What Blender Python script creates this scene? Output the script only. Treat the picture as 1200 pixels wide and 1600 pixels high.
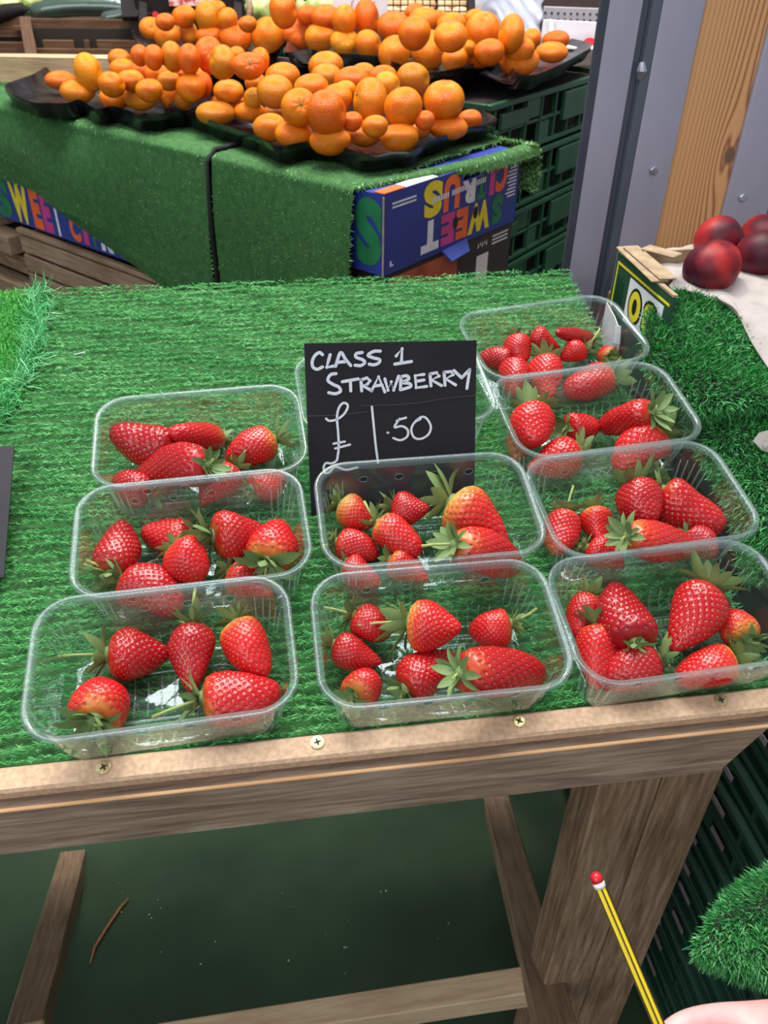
import bpy, bmesh, math, random
import numpy as np
from mathutils import Vector, Matrix, Quaternion
for o in list(bpy.data.objects): bpy.data.objects.remove(o)
S = bpy.context.scene
COL = S.collection
R_ = random.Random(7)
NP = np.random.default_rng(11)
V = Vector
# ------------------------------------------------------------------ camera
F = 1265.81
CW = V((0.11960265, 0.79898311, -0.58933963)).normalized()
CR = V((0.99021862, -0.13895703, 0.01257076)).normalized()
CU = CR.cross(CW).normalized()
CP = V((0, 0, 1.25))
cd = bpy.data.cameras.new('camera'); cam = bpy.data.objects.new('camera', cd); COL.objects.link(cam)
cam.matrix_world = Matrix.Translation(CP) @ Matrix((CR, CU, -CW)).transposed().to_4x4()
cd.sensor_fit = 'VERTICAL'; cd.sensor_height = 36; cd.lens = F/1600*36; cd.clip_start = .02
cd.dof.use_dof = True; cd.dof.focus_distance = .72; cd.dof.aperture_fstop = 13
S.camera = cam
# ------------------------------------------------------------------ light
wd = bpy.data.worlds.new('world'); S.world = wd; wd.use_nodes = True
bg = wd.node_tree.nodes['Background']; bg.inputs[0].default_value = (.86, .93, 1, 1); bg.inputs[1].default_value = .34
def area(name, loc, look, sx, sy, power, col=(1, 1, 1)):
    l = bpy.data.lights.new(name, 'AREA'); l.shape = 'RECTANGLE'; l.size = sx; l.size_y = sy; l.energy = power; l.color = col
    o = bpy.data.objects.new(name, l); COL.objects.link(o); o.location = loc
    o.rotation_euler = (V(look)-V(loc)).to_track_quat('-Z', 'Y').to_euler(); return o
for i in range(4):   # panes of the market's roof light
    area('roof_light', (-.9+i*.72, 1.9, 4.0), (-.9+i*.72, 1.7, 0), .62, 2.4, 52, (.95, .98, 1))
area('street_daylight', (-1.8, -2.2, 3.0), (0, .8, .8), 3.0, 2.2, 60, (.93, .97, 1))
area('stall_lamp', (.1, 1.7, 2.5), (.1, 1.75, .9), .16, .16, 13, (1, .84, .62))
S.view_settings.view_transform = 'Standard'; S.view_settings.look = 'None'
S.view_settings.gamma = 1; S.view_settings.use_curve_mapping = False
S.view_settings.exposure = 0.35
try:
    S.cycles.transparent_max_bounces = 32; S.cycles.max_bounces = 10
except Exception: pass
# ------------------------------------------------------------------ pixel -> world helpers
def ray(x, y): return CW + CR*((x-600)/F) - CU*((y-800)/F)
def dep(x, y, d): return CP + ray(x, y)*d
def onz(x, y, z): q = ray(x, y); return CP + q*((z-CP.z)/q.z)
def onp(x, y, p, n): q = ray(x, y); n = V(n); return CP + q*(((V(p)-CP).dot(n))/q.dot(n))
def depth(p): return (V(p)-CP).dot(CW)
# table frame
TAU = math.radians(12.53)
TU = V((1, 0, 0)); TV = V((0, math.cos(TAU), math.sin(TAU))); TN = V((0, -math.sin(TAU), math.cos(TAU)))
TO = V((0, .3954, .757))
TM = Matrix((TU, TV, TN)).transposed().to_4x4(); TM.translation = TO
def T(u, v, n=0): return TO + TU*u + TV*v + TN*n
def ont(x, y, n=0): return onp(x, y, TO+TN*n, TN)
# ------------------------------------------------------------------ materials
MATS = {}
def L3(c):
    return tuple(((x/255)/12.92 if x/255 <= .04045 else ((x/255+.055)/1.055)**2.4) for x in c)
def newmat(name):
    m = bpy.data.materials.new(name); m.use_nodes = True; MATS[name] = m
    nt = m.node_tree; return m, nt, nt.nodes, nt.links, nt.nodes['Principled BSDF']
def pm(name, c, c2=None, rough=.6, scale=20, stretch=(1, 1, 1), bump=0, bscale=None, spec=.5, detail=4, metal=0, c3=None, contrast=(.35, .65), sss=0, coat=0):
    """principled with noise between sRGB colours c and c2"""
    m, nt, N, K, b = newmat(name)
    b.inputs['Roughness'].default_value = rough; b.inputs['Specular IOR Level'].default_value = spec; b.inputs['Metallic'].default_value = metal
    b.inputs['Coat Weight'].default_value = coat
    tc = N.new('ShaderNodeTexCoord'); mp = N.new('ShaderNodeMapping'); mp.inputs['Scale'].default_value = stretch
    K.new(tc.outputs['Object'], mp.inputs[0])
    if c2 is None: b.inputs['Base Color'].default_value = (*L3(c), 1)
    else:
        nz = N.new('ShaderNodeTexNoise'); nz.inputs['Scale'].default_value = scale; nz.inputs['Detail'].default_value = detail
        K.new(mp.outputs[0], nz.inputs['Vector'])
        rp = N.new('ShaderNodeValToRGB'); e = rp.color_ramp.elements
        e[0].position, e[1].position = contrast; e[0].color = (*L3(c), 1); e[1].color = (*L3(c2), 1)
        if c3: x = e.new(.5*(contrast[0]+contrast[1])); x.color = (*L3(c3), 1)
        K.new(nz.outputs[0], rp.inputs[0]); K.new(rp.outputs[0], b.inputs['Base Color'])
    if sss:
        b.inputs['Subsurface Weight'].default_value = sss; b.inputs['Subsurface Radius'].default_value = (1, .3, .15); b.inputs['Subsurface Scale'].default_value = .006
    if bump:
        n2 = N.new('ShaderNodeTexNoise'); n2.inputs['Scale'].default_value = bscale or scale*3; n2.inputs['Detail'].default_value = 5
        K.new(mp.outputs[0], n2.inputs['Vector'])
        bp = N.new('ShaderNodeBump'); bp.inputs['Strength'].default_value = bump; bp.inputs['Distance'].default_value = .002
        K.new(n2.outputs[0], bp.inputs['Height']); K.new(bp.outputs[0], b.inputs['Normal'])
    return m
def wood(name, a, bb, cc, gs=60, rough=.75, knot=True, rings=1.0):
    """timber with grain along local X"""
    m, nt, N, K, b = newmat(name); b.inputs['Roughness'].default_value = rough; b.inputs['Specular IOR Level'].default_value = .25
    tc = N.new('ShaderNodeTexCoord'); oi = N.new('ShaderNodeObjectInfo')
    ad = N.new('ShaderNodeVectorMath'); ad.operation = 'MULTIPLY_ADD'; ad.inputs[1].default_value = (1, 1, 1)
    sc = N.new('ShaderNodeVectorMath'); sc.operation = 'SCALE'; cb = N.new('ShaderNodeCombineXYZ')
    for i in range(3): K.new(oi.outputs['Random'], cb.inputs[i])
    K.new(cb.outputs[0], sc.inputs[0]); sc.inputs['Scale'].default_value = 7
    K.new(tc.outputs['Object'], ad.inputs[0]); K.new(sc.outputs[0], ad.inputs[2])
    mp = N.new('ShaderNodeMapping'); mp.inputs['Scale'].default_value = (.07, 1, 1); K.new(ad.outputs[0], mp.inputs[0])
    nz = N.new('ShaderNodeTexNoise'); nz.inputs['Scale'].default_value = 22; nz.inputs['Detail'].default_value = 2; K.new(mp.outputs[0], nz.inputs['Vector'])
    mx = N.new('ShaderNodeVectorMath'); mx.operation = 'MULTIPLY_ADD'; mx.inputs[1].default_value = (.0, .035*rings, .035*rings)
    K.new(nz.outputs['Color'], mx.inputs[0]); K.new(mp.outputs[0], mx.inputs[2])
    n2 = N.new('ShaderNodeTexNoise'); n2.inputs['Scale'].default_value = gs*3; n2.inputs['Detail'].default_value = 5; n2.inputs['Roughness'].default_value = .65
    K.new(mx.outputs[0], n2.inputs['Vector'])
    rp = N.new('ShaderNodeValToRGB'); e = rp.color_ramp.elements
    e[0].position = .3; e[0].color = (*L3(a), 1); e[1].position = .72; e[1].color = (*L3(cc), 1); x = e.new(.5); x.color = (*L3(bb), 1)
    K.new(n2.outputs[0], rp.inputs[0])
    n3 = N.new('ShaderNodeTexNoise'); n3.inputs['Scale'].default_value = 9; n3.inputs['Detail'].default_value = 3; K.new(ad.outputs[0], n3.inputs['Vector'])
    mm = N.new('ShaderNodeMix'); mm.data_type = 'RGBA'; mm.blend_type = 'MULTIPLY'; mr = N.new('ShaderNodeMapRange')
    mr.inputs[1].default_value = .35; mr.inputs[2].default_value = .7; mr.inputs[3].default_value = 0; mr.inputs[4].default_value = .55
    K.new(n3.outputs[0], mr.inputs[0]); K.new(mr.outputs[0], mm.inputs[0]); K.new(rp.outputs[0], mm.inputs[6]); mm.inputs[7].default_value = (.62, .56, .5, 1)
    K.new(mm.outputs[2], b.inputs['Base Color'])
    bp = N.new('ShaderNodeBump'); bp.inputs['Strength'].default_value = .5; bp.inputs['Distance'].default_value = .0012
    K.new(n2.outputs[0], bp.inputs['Height']); K.new(bp.outputs[0], b.inputs['Normal'])
    return m
def grassmat(name, dark, mid, light, rough=.55):
    m, nt, N, K, b = newmat(name); b.inputs['Roughness'].default_value = rough; b.inputs['Specular IOR Level'].default_value = .4
    at = N.new('ShaderNodeAttribute'); at.attribute_name = 'tint'
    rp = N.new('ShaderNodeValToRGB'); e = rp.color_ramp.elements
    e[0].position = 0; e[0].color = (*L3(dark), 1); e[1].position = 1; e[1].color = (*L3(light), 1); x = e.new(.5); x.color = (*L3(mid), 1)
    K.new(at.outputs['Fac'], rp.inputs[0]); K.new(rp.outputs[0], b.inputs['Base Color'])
    return m
def plastic_clear(name, haze, tint=(.93, .97, .96), rough=.06, bump=.25, grey=(.8, .88, .9, 1), refl=(.8, .06)):
    m, nt, N, K, b = newmat(name); N.remove(b); out = N['Material Output']
    tr = N.new('ShaderNodeBsdfTransparent'); tr.inputs[0].default_value = (*tint, 1)
    gl = N.new('ShaderNodeBsdfGlossy'); gl.inputs['Roughness'].default_value = rough; gl.inputs[0].default_value = (.95, .98, 1, 1)
    df = N.new('ShaderNodeBsdfTranslucent'); df.inputs[0].default_value = grey
    d2 = N.new('ShaderNodeBsdfDiffuse'); d2.inputs[0].default_value = grey
    md = N.new('ShaderNodeMixShader'); K.new(df.outputs[0], md.inputs[1]); K.new(d2.outputs[0], md.inputs[2])
    fr = N.new('ShaderNodeLayerWeight'); fr.inputs['Blend'].default_value = .5; pw = N.new('ShaderNodeMath'); pw.operation = 'POWER'; pw.inputs[1].default_value = 4.0; K.new(fr.outputs['Facing'], pw.inputs[0])
    tc = N.new('ShaderNodeTexCoord'); nz = N.new('ShaderNodeTexNoise'); nz.inputs['Scale'].default_value = 60; nz.inputs['Detail'].default_value = 2
    K.new(tc.outputs['Object'], nz.inputs['Vector'])
    bp = N.new('ShaderNodeBump'); bp.inputs['Strength'].default_value = bump; bp.inputs['Distance'].default_value = .002
    K.new(nz.outputs[0], bp.inputs['Height']); K.new(bp.outputs[0], gl.inputs['Normal']); K.new(bp.outputs[0], fr.inputs['Normal'])
    ml = N.new('ShaderNodeMath'); ml.operation = 'MULTIPLY_ADD'; ml.inputs[1].default_value = refl[0]; ml.inputs[2].default_value = refl[1]; ml.use_clamp = True; K.new(pw.outputs[0], ml.inputs[0])
    m1 = N.new('ShaderNodeMixShader'); m1.inputs[0].default_value = haze; K.new(tr.outputs[0], m1.inputs[1]); K.new(md.outputs[0], m1.inputs[2])
    m2 = N.new('ShaderNodeMixShader'); K.new(ml.outputs[0], m2.inputs[0]); K.new(m1.outputs[0], m2.inputs[1]); K.new(gl.outputs[0], m2.inputs[2])
    K.new(m2.outputs[0], out.inputs[0]); return m
# ------------------------------------------------------------------ object helpers
def Wm(o):
    m = o.matrix_basis
    if o.parent: m = Wm(o.parent) @ o.matrix_parent_inverse @ m
    return m
def link(o, parent=None, keep=True):
    COL.objects.link(o)
    if parent:
        o.parent = parent
        if keep: o.matrix_parent_inverse = Wm(parent).inverted()
    return o
def tag(o, label=None, cat=None, group=None, kind=None):
    if label: o['label'] = label
    if cat: o['category'] = cat
    if group: o['group'] = group
    if kind: o['kind'] = kind
    return o
def empty(name, M, label, cat, group=None):
    o = bpy.data.objects.new(name, None); COL.objects.link(o); o.empty_display_size = .02
    o.matrix_basis = M if isinstance(M, Matrix) else Matrix.Translation(V(M)); return tag(o, label, cat, group)
def mesh_data(name, vs, fs, mat=None, smooth=False):
    me = bpy.data.meshes.new(name); me.from_pydata([tuple(v) for v in vs], [], fs)
    if mat: me.materials.append(MATS[mat] if isinstance(mat, str) else mat)
    if smooth: me.polygons.foreach_set('use_smooth', [True]*len(me.polygons))
    me.update(); return me
def obj(name, me, parent=None, M=None, keep=True):
    o = bpy.data.objects.new(name, me)
    if M is not None: o.matrix_basis = M
    return link(o, parent, keep)
class MB:
    def __init__(s): s.v = []; s.f = []
    def add(s, vs, fs):
        n = len(s.v); s.v += [V(v) for v in vs]; s.f += [tuple(i+n for i in f) for f in fs]; return s
    def box(s, c, d, M=None, ch=0.0):
        x, y, z = d[0]/2, d[1]/2, d[2]/2; c = V(c); ch = min(ch, x*.9, y*.9, z*.9)
        if ch <= 0:
            vs = [V((a*x, b*y, e*z)) for a in (-1, 1) for b in (-1, 1) for e in (-1, 1)]
            fs = [(0, 1, 3, 2), (4, 6, 7, 5), (0, 4, 5, 1), (2, 3, 7, 6), (0, 2, 6, 4), (1, 5, 7, 3)]
        else:
            bm = bmesh.new(); bmesh.ops.create_cube(bm, size=1)
            for v in bm.verts: v.co = V((v.co.x*2*x, v.co.y*2*y, v.co.z*2*z))
            bmesh.ops.bevel(bm, geom=bm.edges[:], offset=ch, segments=1, affect='EDGES')
            vs = [v.co.copy() for v in bm.verts]; bm.verts.index_update(); fs = [tuple(v.index for v in f.verts) for f in bm.faces]; bm.free()
        if M is None: M = Matrix.Identity(3)
        return s.add([c + (M @ v) for v in vs], fs)
    def tube(s, pts, r, n=8, cap=True, flat=1.0):
        pts = [V(p) for p in pts]; k = len(pts); rr = r if isinstance(r, (list, tuple)) else [r]*k
        ring = []; up = None
        for i, p in enumerate(pts):
            d = (pts[min(i+1, k-1)]-pts[max(i-1, 0)]).normalized()
            if up is None: up = d.orthogonal().normalized()
            up = (up - d*up.dot(d)).normalized(); sd = d.cross(up)
            ring.append([p + up*rr[i]*math.cos(2*math.pi*j/n)*flat + sd*rr[i]*math.sin(2*math.pi*j/n) for j in range(n)])
        vs = [q for r_ in ring for q in r_]; fs = []
        for i in range(k-1):
            for j in range(n): fs.append((i*n+j, i*n+(j+1) % n, (i+1)*n+(j+1) % n, (i+1)*n+j))
        if cap: fs.append(tuple(range(n-1, -1, -1))); fs.append(tuple((k-1)*n+j for j in range(n)))
        return s.add(vs, fs)
    def build(s, name, mat, parent=None, smooth=False, M=None, keep=True):
        return obj(name, mesh_data(name, s.v, s.f, mat, smooth), parent, M, keep)
def bar(name, p0, p1, w, t, mat, parent=None, side=None, ch=.0015, warp=0):
    """timber along p0->p1 in its own frame (grain along X)"""
    p0, p1 = V(p0), V(p1); X = (p1-p0); L = X.length; X.normalize()
    Y = V(side) if side is not None else V((0, 0, 1)).cross(X); Y = (Y - X*Y.dot(X)).normalized(); Z = X.cross(Y)
    M = Matrix((X, Y, Z)).transposed().to_4x4(); M.translation = (p0+p1)/2
    b = MB(); b.box((0, 0, 0), (L, w, t), ch=ch)
    return b.build(name, mat, parent, M=M)
def face_frame(o, ux, uy):
    """matrix with x along ux, y along uy, z = normal, origin o"""
    X = V(ux).normalized(); Y = V(uy); Y = (Y-X*Y.dot(X)).normalized(); M = Matrix((X, Y, X.cross(Y))).transposed().to_4x4(); M.translation = V(o); return M
FONT = None
_cache = {}
def glyph(ch):
    if ch in _cache: return _cache[ch]
    c = bpy.data.curves.new('t', 'FONT'); c.body = ch; c.offset = .065; c.resolution_u = 4
    o = bpy.data.objects.new('t', c); COL.objects.link(o); dg = bpy.context.evaluated_depsgraph_get(); me = o.evaluated_get(dg).to_mesh()
    vs = [v.co.copy() for v in me.vertices]; fs = [tuple(p.vertices) for p in me.polygons]
    o.evaluated_get(dg).to_mesh_clear(); bpy.data.objects.remove(o); bpy.data.curves.remove(c)
    x0 = min(v.x for v in vs); x1 = max(v.x for v in vs); y0 = min(v.y for v in vs); y1 = max(v.y for v in vs)
    vs = [((v.x-x0)/(x1-x0), (v.y-y0)/(y1-y0)) for v in vs]; _cache[ch] = (vs, fs); return _cache[ch]
def letter(ch, M, x0, x1, y0, y1, mat, parent, flip=False, name='printed_letter', z=.0006):
    vs, fs = glyph(ch)
    if flip: vs = [(1-a, 1-b) for a, b in vs]
    P = [M @ V((x0+(x1-x0)*a, y0+(y1-y0)*b, z)) for a, b in vs]
    return obj(name, mesh_data(name, P, fs, mat), parent)
# smooth sheet through rows of (px,py,d)
def cat(a, b, c, d, t): return .5*((2*b)+(-a+c)*t+(2*a-5*b+4*c-d)*t*t+(-a+3*b-3*c+d)*t**3)
def resample(P, n):
    P = np.array(P, float); k = len(P); out = []
    for i in range(n):
        x = i/(n-1)*(k-1); j = min(int(x), k-2); t = x-j
        a = P[j-1] if j > 0 else 2*P[0]-P[1]; d = P[j+2] if j+2 < k else 2*P[k-1]-P[k-2]
        out.append(cat(a, P[j], P[j+1], d, t))
    return np.array(out)
def sheet_grid(rows, ns, nt, world=False):
    G = [[(list(p) if world else list(dep(*p))) for p in r] for r in rows]
    A = [resample(r, ns) for r in G]
    return np.stack([resample([a[i] for a in A], nt) for i in range(ns)], 1)   # nt x ns x 3
def grid_mesh(name, G, mat, parent=None, thick=0, smooth=True):
    nt, ns = G.shape[:2]; vs = G.reshape(-1, 3).tolist()
    fs = [(i*ns+j, i*ns+j+1, (i+1)*ns+j+1, (i+1)*ns+j) for i in range(nt-1) for j in range(ns-1)]
    o = obj(name, mesh_data(name, vs, fs, mat, smooth), parent)
    if thick:
        md = o.modifiers.new('thickness', 'SOLIDIFY'); md.thickness = thick; md.offset = -1
    return o
def blades(name, P, Nn, D, length, width, mat, parent, lean=(.4, .8), curl=.35, segs=2, tint=None, clump=None):
    """P roots (n,3), Nn normals, D lean directions; one mesh of bent tapered blades"""
    n = len(P); L = length*NP.uniform(.65, 1.3, n)[:, None]; W = width*NP.uniform(.7, 1.3, n)[:, None]
    le = NP.uniform(lean[0], lean[1], n)[:, None]
    d0 = Nn*(1-le) + D*le; d0 /= np.linalg.norm(d0, axis=1)[:, None]
    rv = NP.normal(size=(n, 3)); d1 = d0 + rv*curl; d1 /= np.linalg.norm(d1, axis=1)[:, None]
    side = np.cross(d0, NP.normal(size=(n, 3))*.6 + Nn*.8); side /= np.linalg.norm(side, axis=1)[:, None]+1e-9
    q = [P-side*W/2, P+side*W/2]
    p = P.copy()
    cur = d0
    for s in range(segs-1):
        p = p + cur*L/segs; q += [p-side*W/2*(1-.25*s/segs), p+side*W/2*(1-.25*s/segs)]
        cur = cur*.45+d1*.75
    p = p + cur*L/segs; q.append(p)
    k = len(q); vs = np.stack(q, 1).reshape(-1, 3)
    base = (np.arange(n)*k)[:, None]
    loops = []; 
    quads = []
    for s in range(segs-1): quads.append(base + np.array([[2*s, 2*s+1, 2*s+3, 2*s+2]]))
    tri = base + np.array([[2*segs-2, 2*segs-1, 2*segs]])
    Q = np.concatenate(quads, 0) if quads else np.zeros((0, 4), int)
    me = bpy.data.meshes.new(name); me.vertices.add(len(vs)); me.vertices.foreach_set('co', vs.ravel().astype(np.float32))
    nl = Q.size+tri.size; me.loops.add(nl); me.loops.foreach_set('vertex_index', np.concatenate([Q.ravel(), tri.ravel()]).astype(np.int32))
    me.polygons.add(len(Q)+len(tri))
    st = np.concatenate([np.arange(len(Q))*4, len(Q)*4+np.arange(len(tri))*3]).astype(np.int32)
    me.polygons.foreach_set('loop_start', st)
    me.update(calc_edges=True); me.validate()
    t = (NP.uniform(0, 1, n) if tint is None else tint)
    a = me.attributes.new('tint', 'FLOAT', 'POINT'); a.data.foreach_set('value', np.repeat(t, k).astype(np.float32))
    me.materials.append(MATS[mat])
    o = obj(name, me, parent); o['kind'] = 'stuff'; return o
def grass_on(G, count, length, width, mat, parent, flip=1, leandir=None, lean=(.3, .8), curl=.4, segs=2, name='grass_pile', rnd=.8):
    nt, ns = G.shape[:2]
    # area-weighted cells
    a = G[:-1, :-1]; b = G[:-1, 1:]; c = G[1:, :-1]; nr = np.cross(b-a, c-a); ar = np.linalg.norm(nr, axis=2); nr = nr/(ar[..., None]+1e-12)*flip
    idx = NP.choice(ar.size, count, p=(ar/ar.sum()).ravel()); i, j = np.unravel_index(idx, ar.shape)
    s, t = NP.uniform(size=(2, count, 1)); P = a[i, j]+(b[i, j]-a[i, j])*s+(c[i, j]-a[i, j])*t; Nn = nr[i, j]
    D = NP.normal(size=(count, 3))*rnd
    if leandir is not None: D = D*.6 + np.array(leandir)
    D -= Nn*(D*Nn).sum(1)[:, None]; D /= np.linalg.norm(D, axis=1)[:, None]
    # soft patches of tint
    ph = np.sin(P[:, 0]*31+np.sin(P[:, 1]*23)*2)+np.sin(P[:, 2]*37+P[:, 1]*17)
    tint = np.clip(NP.uniform(0, 1, count)*.8+.1+ph*.06, 0, 1)
    return blades(name, P, Nn, D, length, width, mat, parent, lean, curl, segs, tint)
# ------------------------------------------------------------------ material library
pm('painted_floor', (40, 56, 41), (57, 75, 55), .85, 3, bump=.15, bscale=60, spec=.12)
wood('aged_timber', (96, 75, 57), (132, 107, 84), (164, 140, 116))
wood('grey_timber', (118, 98, 78), (146, 122, 98), (168, 142, 116))
wood('pale_timber', (168, 140, 108), (190, 164, 132), (206, 180, 148))
wood('fresh_timber', (200, 150, 108), (214, 168, 124), (226, 184, 142))
wood('dark_crate_wood', (70, 48, 34), (92, 66, 48), (112, 82, 60))
pm('hardboard_top', (186, 150, 120), (206, 172, 140), .7, 260, bump=.3, bscale=500)
pm('hardboard_edge', (106, 84, 64), (128, 102, 78), .8, 200, (.2, 1, 1), bump=.4, bscale=500)
grassmat('turf_green', (26, 104, 46), (66, 156, 76), (138, 204, 128))
grassmat('turf_bright', (30, 118, 36), (70, 172, 66), (136, 212, 116))
grassmat('turf_deep', (44, 90, 34), (92, 154, 72), (200, 226, 180))
grassmat('turf_shaggy', (14, 74, 26), (48, 146, 62), (140, 216, 146), .45)
grassmat('turf_strand', (36, 134, 66), (78, 176, 104), (140, 208, 152), .4)
pm('turf_backing', (36, 82, 34), (48, 98, 44), .9, 80)
pm('turf_backing_dark', (20, 26, 20), None, .9)
plastic_clear('punnet_plastic', .032); plastic_clear('punnet_rim', .24, (.84, .91, .90), .16, .03, (.5, .62, .62, 1), (.4, .028)); plastic_clear('punnet_emboss', .10, rough=.06)
pm('sign_card', (26, 25, 30), (33, 32, 37), .6, 12, bump=.05, spec=.3)
pm('crease_grey', (62, 60, 66), None, .7); wood('weathered_timber', (112, 92, 76), (148, 126, 108), (180, 160, 140)); pm('chalk_white', (226, 230, 238), (206, 212, 224), .8, 400)
pm('calyx_green', (66, 98, 44), (138, 160, 98), .6, 90, bump=.2)
pm('stem_green', (130, 146, 70), (172, 178, 104), .5, 90)
pm('seed_yellow', (240, 200, 104), (214, 150, 66), .45, 300)
def berrymat():
    m, nt, N, K, b = newmat('strawberry_skin'); b.inputs['Roughness'].default_value = .24; b.inputs['Specular IOR Level'].default_value = .55
    b.inputs['Subsurface Weight'].default_value = .05; b.inputs['Subsurface Radius'].default_value = (1, .2, .1); b.inputs['Subsurface Scale'].default_value = .004
    tc = N.new('ShaderNodeTexCoord'); sp = N.new('ShaderNodeSeparateXYZ'); K.new(tc.outputs['Object'], sp.inputs[0])
    oi = N.new('ShaderNodeObjectInfo'); sc = N.new('ShaderNodeSeparateColor'); K.new(oi.outputs['Color'], sc.inputs[0])
    nz = N.new('ShaderNodeTexNoise'); nz.inputs['Scale'].default_value = 3.2; nz.inputs['Detail'].default_value = 3
    ad = N.new('ShaderNodeVectorMath'); ad.operation = 'ADD'; cb = N.new('ShaderNodeCombineXYZ'); m5 = N.new('ShaderNodeMath'); m5.operation = 'MULTIPLY'; m5.inputs[1].default_value = 20
    K.new(oi.outputs['Random'], m5.inputs[0]); K.new(m5.outputs[0], cb.inputs[0]); K.new(m5.outputs[0], cb.inputs[1]); K.new(tc.outputs['Object'], ad.inputs[0]); K.new(cb.outputs[0], ad.inputs[1]); K.new(ad.outputs[0], nz.inputs['Vector'])
    # t = -z + noise : 0 at calyx, 1 at tip
    s1 = N.new('ShaderNodeMath'); s1.operation = 'MULTIPLY_ADD'; s1.inputs[1].default_value = .42; K.new(nz.outputs[0], s1.inputs[0])
    ng = N.new('ShaderNodeMath'); ng.operation = 'MULTIPLY'; ng.inputs[1].default_value = -1; K.new(sp.outputs[2], ng.inputs[0]); K.new(ng.outputs[0], s1.inputs[2])
    # shoulder extent from colour G
    dv = N.new('ShaderNodeMath'); dv.operation = 'DIVIDE'; K.new(s1.outputs[0], dv.inputs[0]); K.new(sc.outputs[1], dv.inputs[1])
    rp = N.new('ShaderNodeValToRGB'); e = rp.color_ramp.elements
    e[0].position = .2; e[0].color = (*L3((214, 198, 104)), 1); e[1].position = 1; e[1].color = (*L3((200, 24, 30)), 1)
    x = e.new(.42); x.color = (*L3((222, 128, 58)), 1); x = e.new(.66); x.color = (*L3((208, 52, 34)), 1)
    K.new(dv.outputs[0], rp.inputs[0])
    mx = N.new('ShaderNodeMix'); mx.data_type = 'RGBA'; K.new(sc.outputs[0], mx.inputs[0]); K.new(rp.outputs[0], mx.inputs[6]); mx.inputs[7].default_value = (*L3((142, 8, 24)), 1)
    pt = N.new('ShaderNodeAttribute'); pt.attribute_name = 'pit'; mq = N.new('ShaderNodeMix'); mq.data_type = 'RGBA'; mq.blend_type = 'MULTIPLY'
    K.new(pt.outputs['Fac'], mq.inputs[0]); K.new(mx.outputs[2], mq.inputs[6]); mq.inputs[7].default_value = (.5, .25, .25, 1); K.new(mq.outputs[2], b.inputs['Base Color'])
    n3 = N.new('ShaderNodeTexNoise'); n3.inputs['Scale'].default_value = 30; K.new(tc.outputs['Object'], n3.inputs['Vector'])
    bp = N.new('ShaderNodeBump'); bp.inputs['Strength'].default_value = .12; bp.inputs['Distance'].default_value = .002; K.new(n3.outputs[0], bp.inputs['Height']); K.new(bp.outputs[0], b.inputs['Normal'])
berrymat()
def citrusmat():
    m, nt, N, K, b = newmat('citrus_peel'); b.inputs['Roughness'].default_value = .3; b.inputs['Specular IOR Level'].default_value = .38
    tc = N.new('ShaderNodeTexCoord'); oi = N.new('ShaderNodeObjectInfo'); sc = N.new('ShaderNodeSeparateColor'); K.new(oi.outputs['Color'], sc.inputs[0])
    nz = N.new('ShaderNodeTexNoise'); nz.inputs['Scale'].default_value = 1.4; nz.inputs['Detail'].default_value = 3
    ad = N.new('ShaderNodeVectorMath'); ad.operation = 'ADD'; cb = N.new('ShaderNodeCombineXYZ'); m5 = N.new('ShaderNodeMath'); m5.operation = 'MULTIPLY'; m5.inputs[1].default_value = 20
    K.new(oi.outputs['Random'], m5.inputs[0]); K.new(m5.outputs[0], cb.inputs[0]); K.new(tc.outputs['Object'], ad.inputs[0]); K.new(cb.outputs[0], ad.inputs[1]); K.new(ad.outputs[0], nz.inputs['Vector'])
    rp = N.new('ShaderNodeValToRGB'); e = rp.color_ramp.elements
    e[0].position = .35; e[0].color = (*L3((230, 104, 0)), 1); e[1].position = .68; e[1].color = (*L3((238, 138, 2)), 1)
    K.new(nz.outputs[0], rp.inputs[0])
    mx = N.new('ShaderNodeMix'); mx.data_type = 'RGBA'; K.new(sc.outputs[0], mx.inputs[0]); K.new(rp.outputs[0], mx.inputs[6]); mx.inputs[7].default_value = (*L3((176, 112, 6)), 1)
    mx2 = N.new('ShaderNodeMix'); mx2.data_type = 'RGBA'; K.new(sc.outputs[1], mx2.inputs[0]); K.new(mx.outputs[2], mx2.inputs[6]); mx2.inputs[7].default_value = (*L3((236, 158, 20)), 1)
    mx3 = N.new('ShaderNodeMix'); mx3.data_type = 'RGBA'; K.new(sc.outputs[2], mx3.inputs[0]); K.new(mx2.outputs[2], mx3.inputs[6]); mx3.inputs[7].default_value = (*L3((224, 82, 0)), 1)
    K.new(mx3.outputs[2], b.inputs['Base Color'])
    vo = N.new('ShaderNodeTexVoronoi'); vo.inputs['Scale'].default_value = 22; K.new(tc.outputs['Object'], vo.inputs['Vector'])
    bp = N.new('ShaderNodeBump'); bp.inputs['Strength'].default_value = .35; bp.inputs['Distance'].default_value = .03; K.new(vo.outputs[0], bp.inputs['Height']); K.new(bp.outputs[0], b.inputs['Normal'])
citrusmat()
pm('citrus_scar', (112, 112, 52), None, .8)
pm('citrus_pith', (250, 206, 150), (244, 178, 110), .7, 90)
pm('black_tray', (20, 17, 20), (32, 28, 30), .24, 30, bump=1.0, bscale=34, spec=.7)
pm('crate_green', (30, 74, 48), (38, 86, 58), .42, 14, bump=.1)
pm('crate_green_dark', (20, 50, 36), (28, 62, 46), .45, 14, bump=.1)
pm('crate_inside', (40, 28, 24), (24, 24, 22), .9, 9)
pm('carton_blue', (34, 52, 132), (40, 60, 142), .5, 14, bump=.08)
pm('carton_raw', (176, 152, 122), (150, 128, 100), .85, 60)
pm('carton_dark', (44, 36, 38), (54, 44, 44), .6, 18)
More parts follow.
